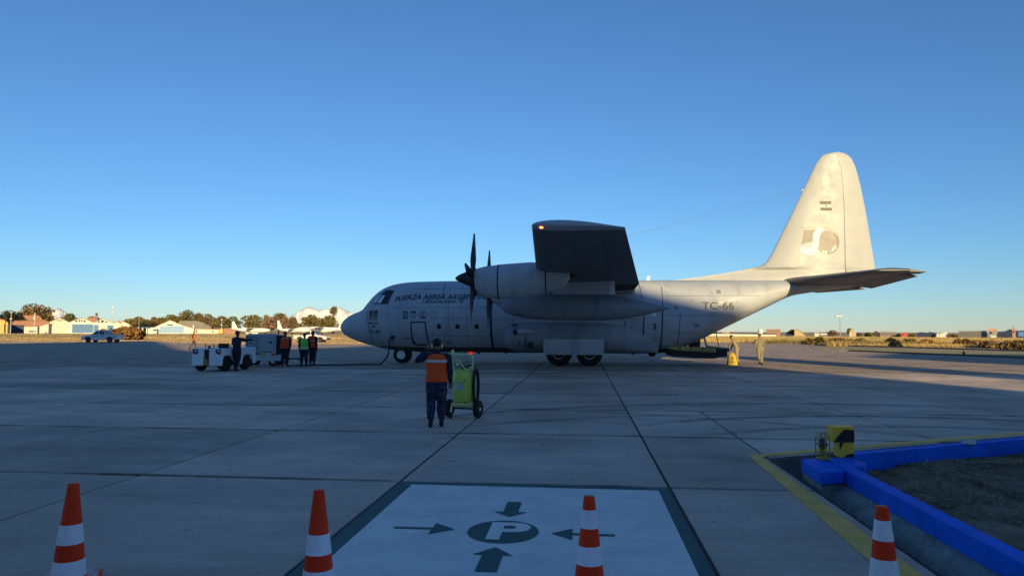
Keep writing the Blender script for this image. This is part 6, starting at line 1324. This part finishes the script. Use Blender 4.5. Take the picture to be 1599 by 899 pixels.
mast('floodlight_mast', 'tall floodlight mast standing over the right field', 1312, 492, RD + 8, .17, fl_, m=STEEL)
def fl2(t, z):
    b = MB(); b.box((0, -.1, z), (1.1, .3, .35)); b.build('lamp_head', PALE_P, t); b = MB(); b.box((0, 0, z - 2.6), (.7, .5, .6)); b.build('lamp_box', PALE_P, t)
mast('street_lamp', 'pale street lamp in front of the dark garage at the left', 16.5, 487.5, 350, .14, fl2, 'street lamp', PALE_P)
mast('wooden_pole', 'brown wooden pole at the edge of the yellow house', 8, 493, 352, .2, lambda t, z: MB().box((0, 0, z - .8), (1.6, .15, .15)).build('cross_arm', BARK, t), 'pole', BARK)
mast('white_pole', 'thin white pole before the red hipped roof', 53.5, 490, 368, .10, lambda t, z: MB().ell((0, 0, z), (.35, .35, .35)).build('lamp_globe', WWH, t), 'pole', WWH)
def am(t, z):
    for zz in (z - .6, z - 3.4): b = MB(); b.lathe([(.22, zz - .8), (.28, zz), (.22, zz + .5)], n=10); b.build('antenna_drum', WHT, t)
mast('antenna_mast', 'thin white antenna mast between the third and fourth hangar', 175, 477, 440, .10, am, 'mast', PALE_P)
mast('street_lamp', 'tall pale lamp post left of the T-tailed parked plane', 346, 499, 380, .14, fl2, 'street lamp', PALE_P)
mast('steel_pole', 'slim pale pole right of the hangar row in the trees', 216.5, 497, 395, .10, lambda t, z: MB().box((0, 0, z), (.7, .2, .2)).build('lamp_arm', PALE_P, t), 'pole', PALE_P)
for px, pt, lb in ((493.5, 506.5, 'left of two thin white poles before the mountain trees'), (496.5, 507.5, 'right of two thin white poles before the mountain trees')):
    mast('thin_pole', lb, px, pt, 330, .09, lambda t, z: MB().ell((0, 0, z), (.2, .2, .3)).build('pole_cap', DARKM, t), 'pole', WWH)
p = frame(534, 340); t = thing('yellow_banner', 'yellow upright banner right of the big white plane tail', 'banner', p, PSI); z0 = pD(534, 516, 340).z; z1 = pD(534, 503.6, 340).z
b = MB(); b.box((-.4, 0, (z0 + z1) / 2), (1.2, .08, z1 - z0)); b.build('banner_cloth', mat('banner_yellow', (.75, .52, .04), .7), t); b = MB(); b.tube([(.25, 0, 0), (.25, 0, z1)], .06, 6); b.build('pole', PALE_P, t)
# runway marker in the grass strip and a low pale barrier by the verge
p = gp(1505, 554.2); t = thing('marker_stub', 'small dark marker stub at the edge of the right taxiway', 'marker', (p[0], p[1], 0)); b = MB(); b.lathe([(.12, 0), (.10, .05), (.09, .16), (.13, .18), (.13, .22), (.03, .25)], n=12); b.build('stub', DARKM, t, smooth=40)
b = MB(); b.lathe([(.05, .25), (.05, .30), (.01, .32)], n=10); b.build('stub_lens', BLACK, t)

# ---- parked planes far off
def plane(label, px, d, rz, L_, span, fin_h, ttail=False, eng=True, colm=None, wing_hi=True):
    o = frame(px, d); m = colm or mat('plane_white', (.78, .76, .72), .4, var=.03); t = thing('parked_plane', label, 'airplane', o, rz); r = L_ * .055; zc = r + .9
    prof = [(.0, .05), (.03, .45), (.09, .8), (.18, 1), (.6, 1), (.8, .62), (.95, .25), (1, .08)]
    b = MB(); b.loft([[(L_ * (.5 - s_), r * k * math.cos(2 * PI * q_ / 16), zc + (r * .55 * max(0, (s_ - .6) / .4)) + r * k * math.sin(2 * PI * q_ / 16)) for q_ in range(16)] for s_, k in prof]); b.build('fuselage', m, t, smooth=60)
    zw = zc + r * .9 if wing_hi else zc - r * .6
    for s in (-1, 1):
        b = MB(); pl = [(L_ * .10, 0), (L_ * .06, s * span / 2), (L_ * -.02, s * span / 2), (L_ * -.08, 0)]; b.slab(pl, zw - .08, zw + .10); b.build('wing', m, t)
        b = MB(); zt_ = zc + r * .6 + (fin_h if ttail else .1); pl = [(-L_ * .40, 0), (-L_ * .44, s * span * .16), (-L_ * .49, s * span * .16), (-L_ * .49, 0)]; b.slab(pl, zt_, zt_ + .1); b.build('tailplane', m, t)
        if eng:
            b = MB(); b.lathe([(.1, L_ * .17), (.32, L_ * .15), (.36, L_ * .02), (.1, -L_ * .06)], (0, s * span * .2, zw - .2), 'x', 12); e = b.build('engine', m, t, smooth=50)
            for k in range(3): b = MB(); a = k * 2.1; b.tube([(L_ * .175, s * span * .2, zw - .2), (L_ * .175, s * span * .2 + 1.1 * math.cos(a), zw - .2 + 1.1 * math.sin(a))], .05, 4); b.build('blade', DARKM, e)
        b = MB(); b.lathe([(.12, -.1), (.32, -.12), (.32, .12), (.12, .1)], (-L_ * .02, s * r * 1.1, .32), 'y', 12); b.build('wheel', RUB, t); b = MB(); b.tube([(-L_ * .02, s * r, .32), (-L_ * .02, s * r * .6, zc)], .07, 5); b.build('gear_leg', DARKM, t)
    b = MB(); b.prism([(-L_ * .33, zc + r * .5), (-L_ * .455, zc + r * .6 + fin_h), (-L_ * .5, zc + r * .6 + fin_h), (-L_ * .495, zc + r * .4)], -.09, .09); b.build('tail_fin', m, t)
    for k in range(6):
        b = MB(); b.box((L_ * (.22 - .07 * k), 0, zc + r * .3), (.32, r * 2.02, .28)); b.build('cabin_window', WIN, t)
    b = MB(); b.box((L_ * .40, 0, zc + r * .42), (L_ * .05, r * 1.2, r * .35)); b.build('windscreen', WIN, t)
    b = MB(); b.lathe([(.1, -.08), (.26, -.1), (.26, .1), (.1, .08)], (L_ * .36, 0, .26), 'y', 12); b.build('nose_wheel', RUB, t)
    return t
plane('white T-tailed plane parked behind the leaning man', 392, 330, PI * .02, 17, 15, 3.6, True, False)
plane('white plane with a slim pointed fin parked behind the man in faded red', 458, 330, PI * -.02, 15, 14, 4.0, False, False)
plane('large white twin turboprop parked left of the aircraft nose', 500, 300, PI + .25, 21, 22, 5.2, False, True)
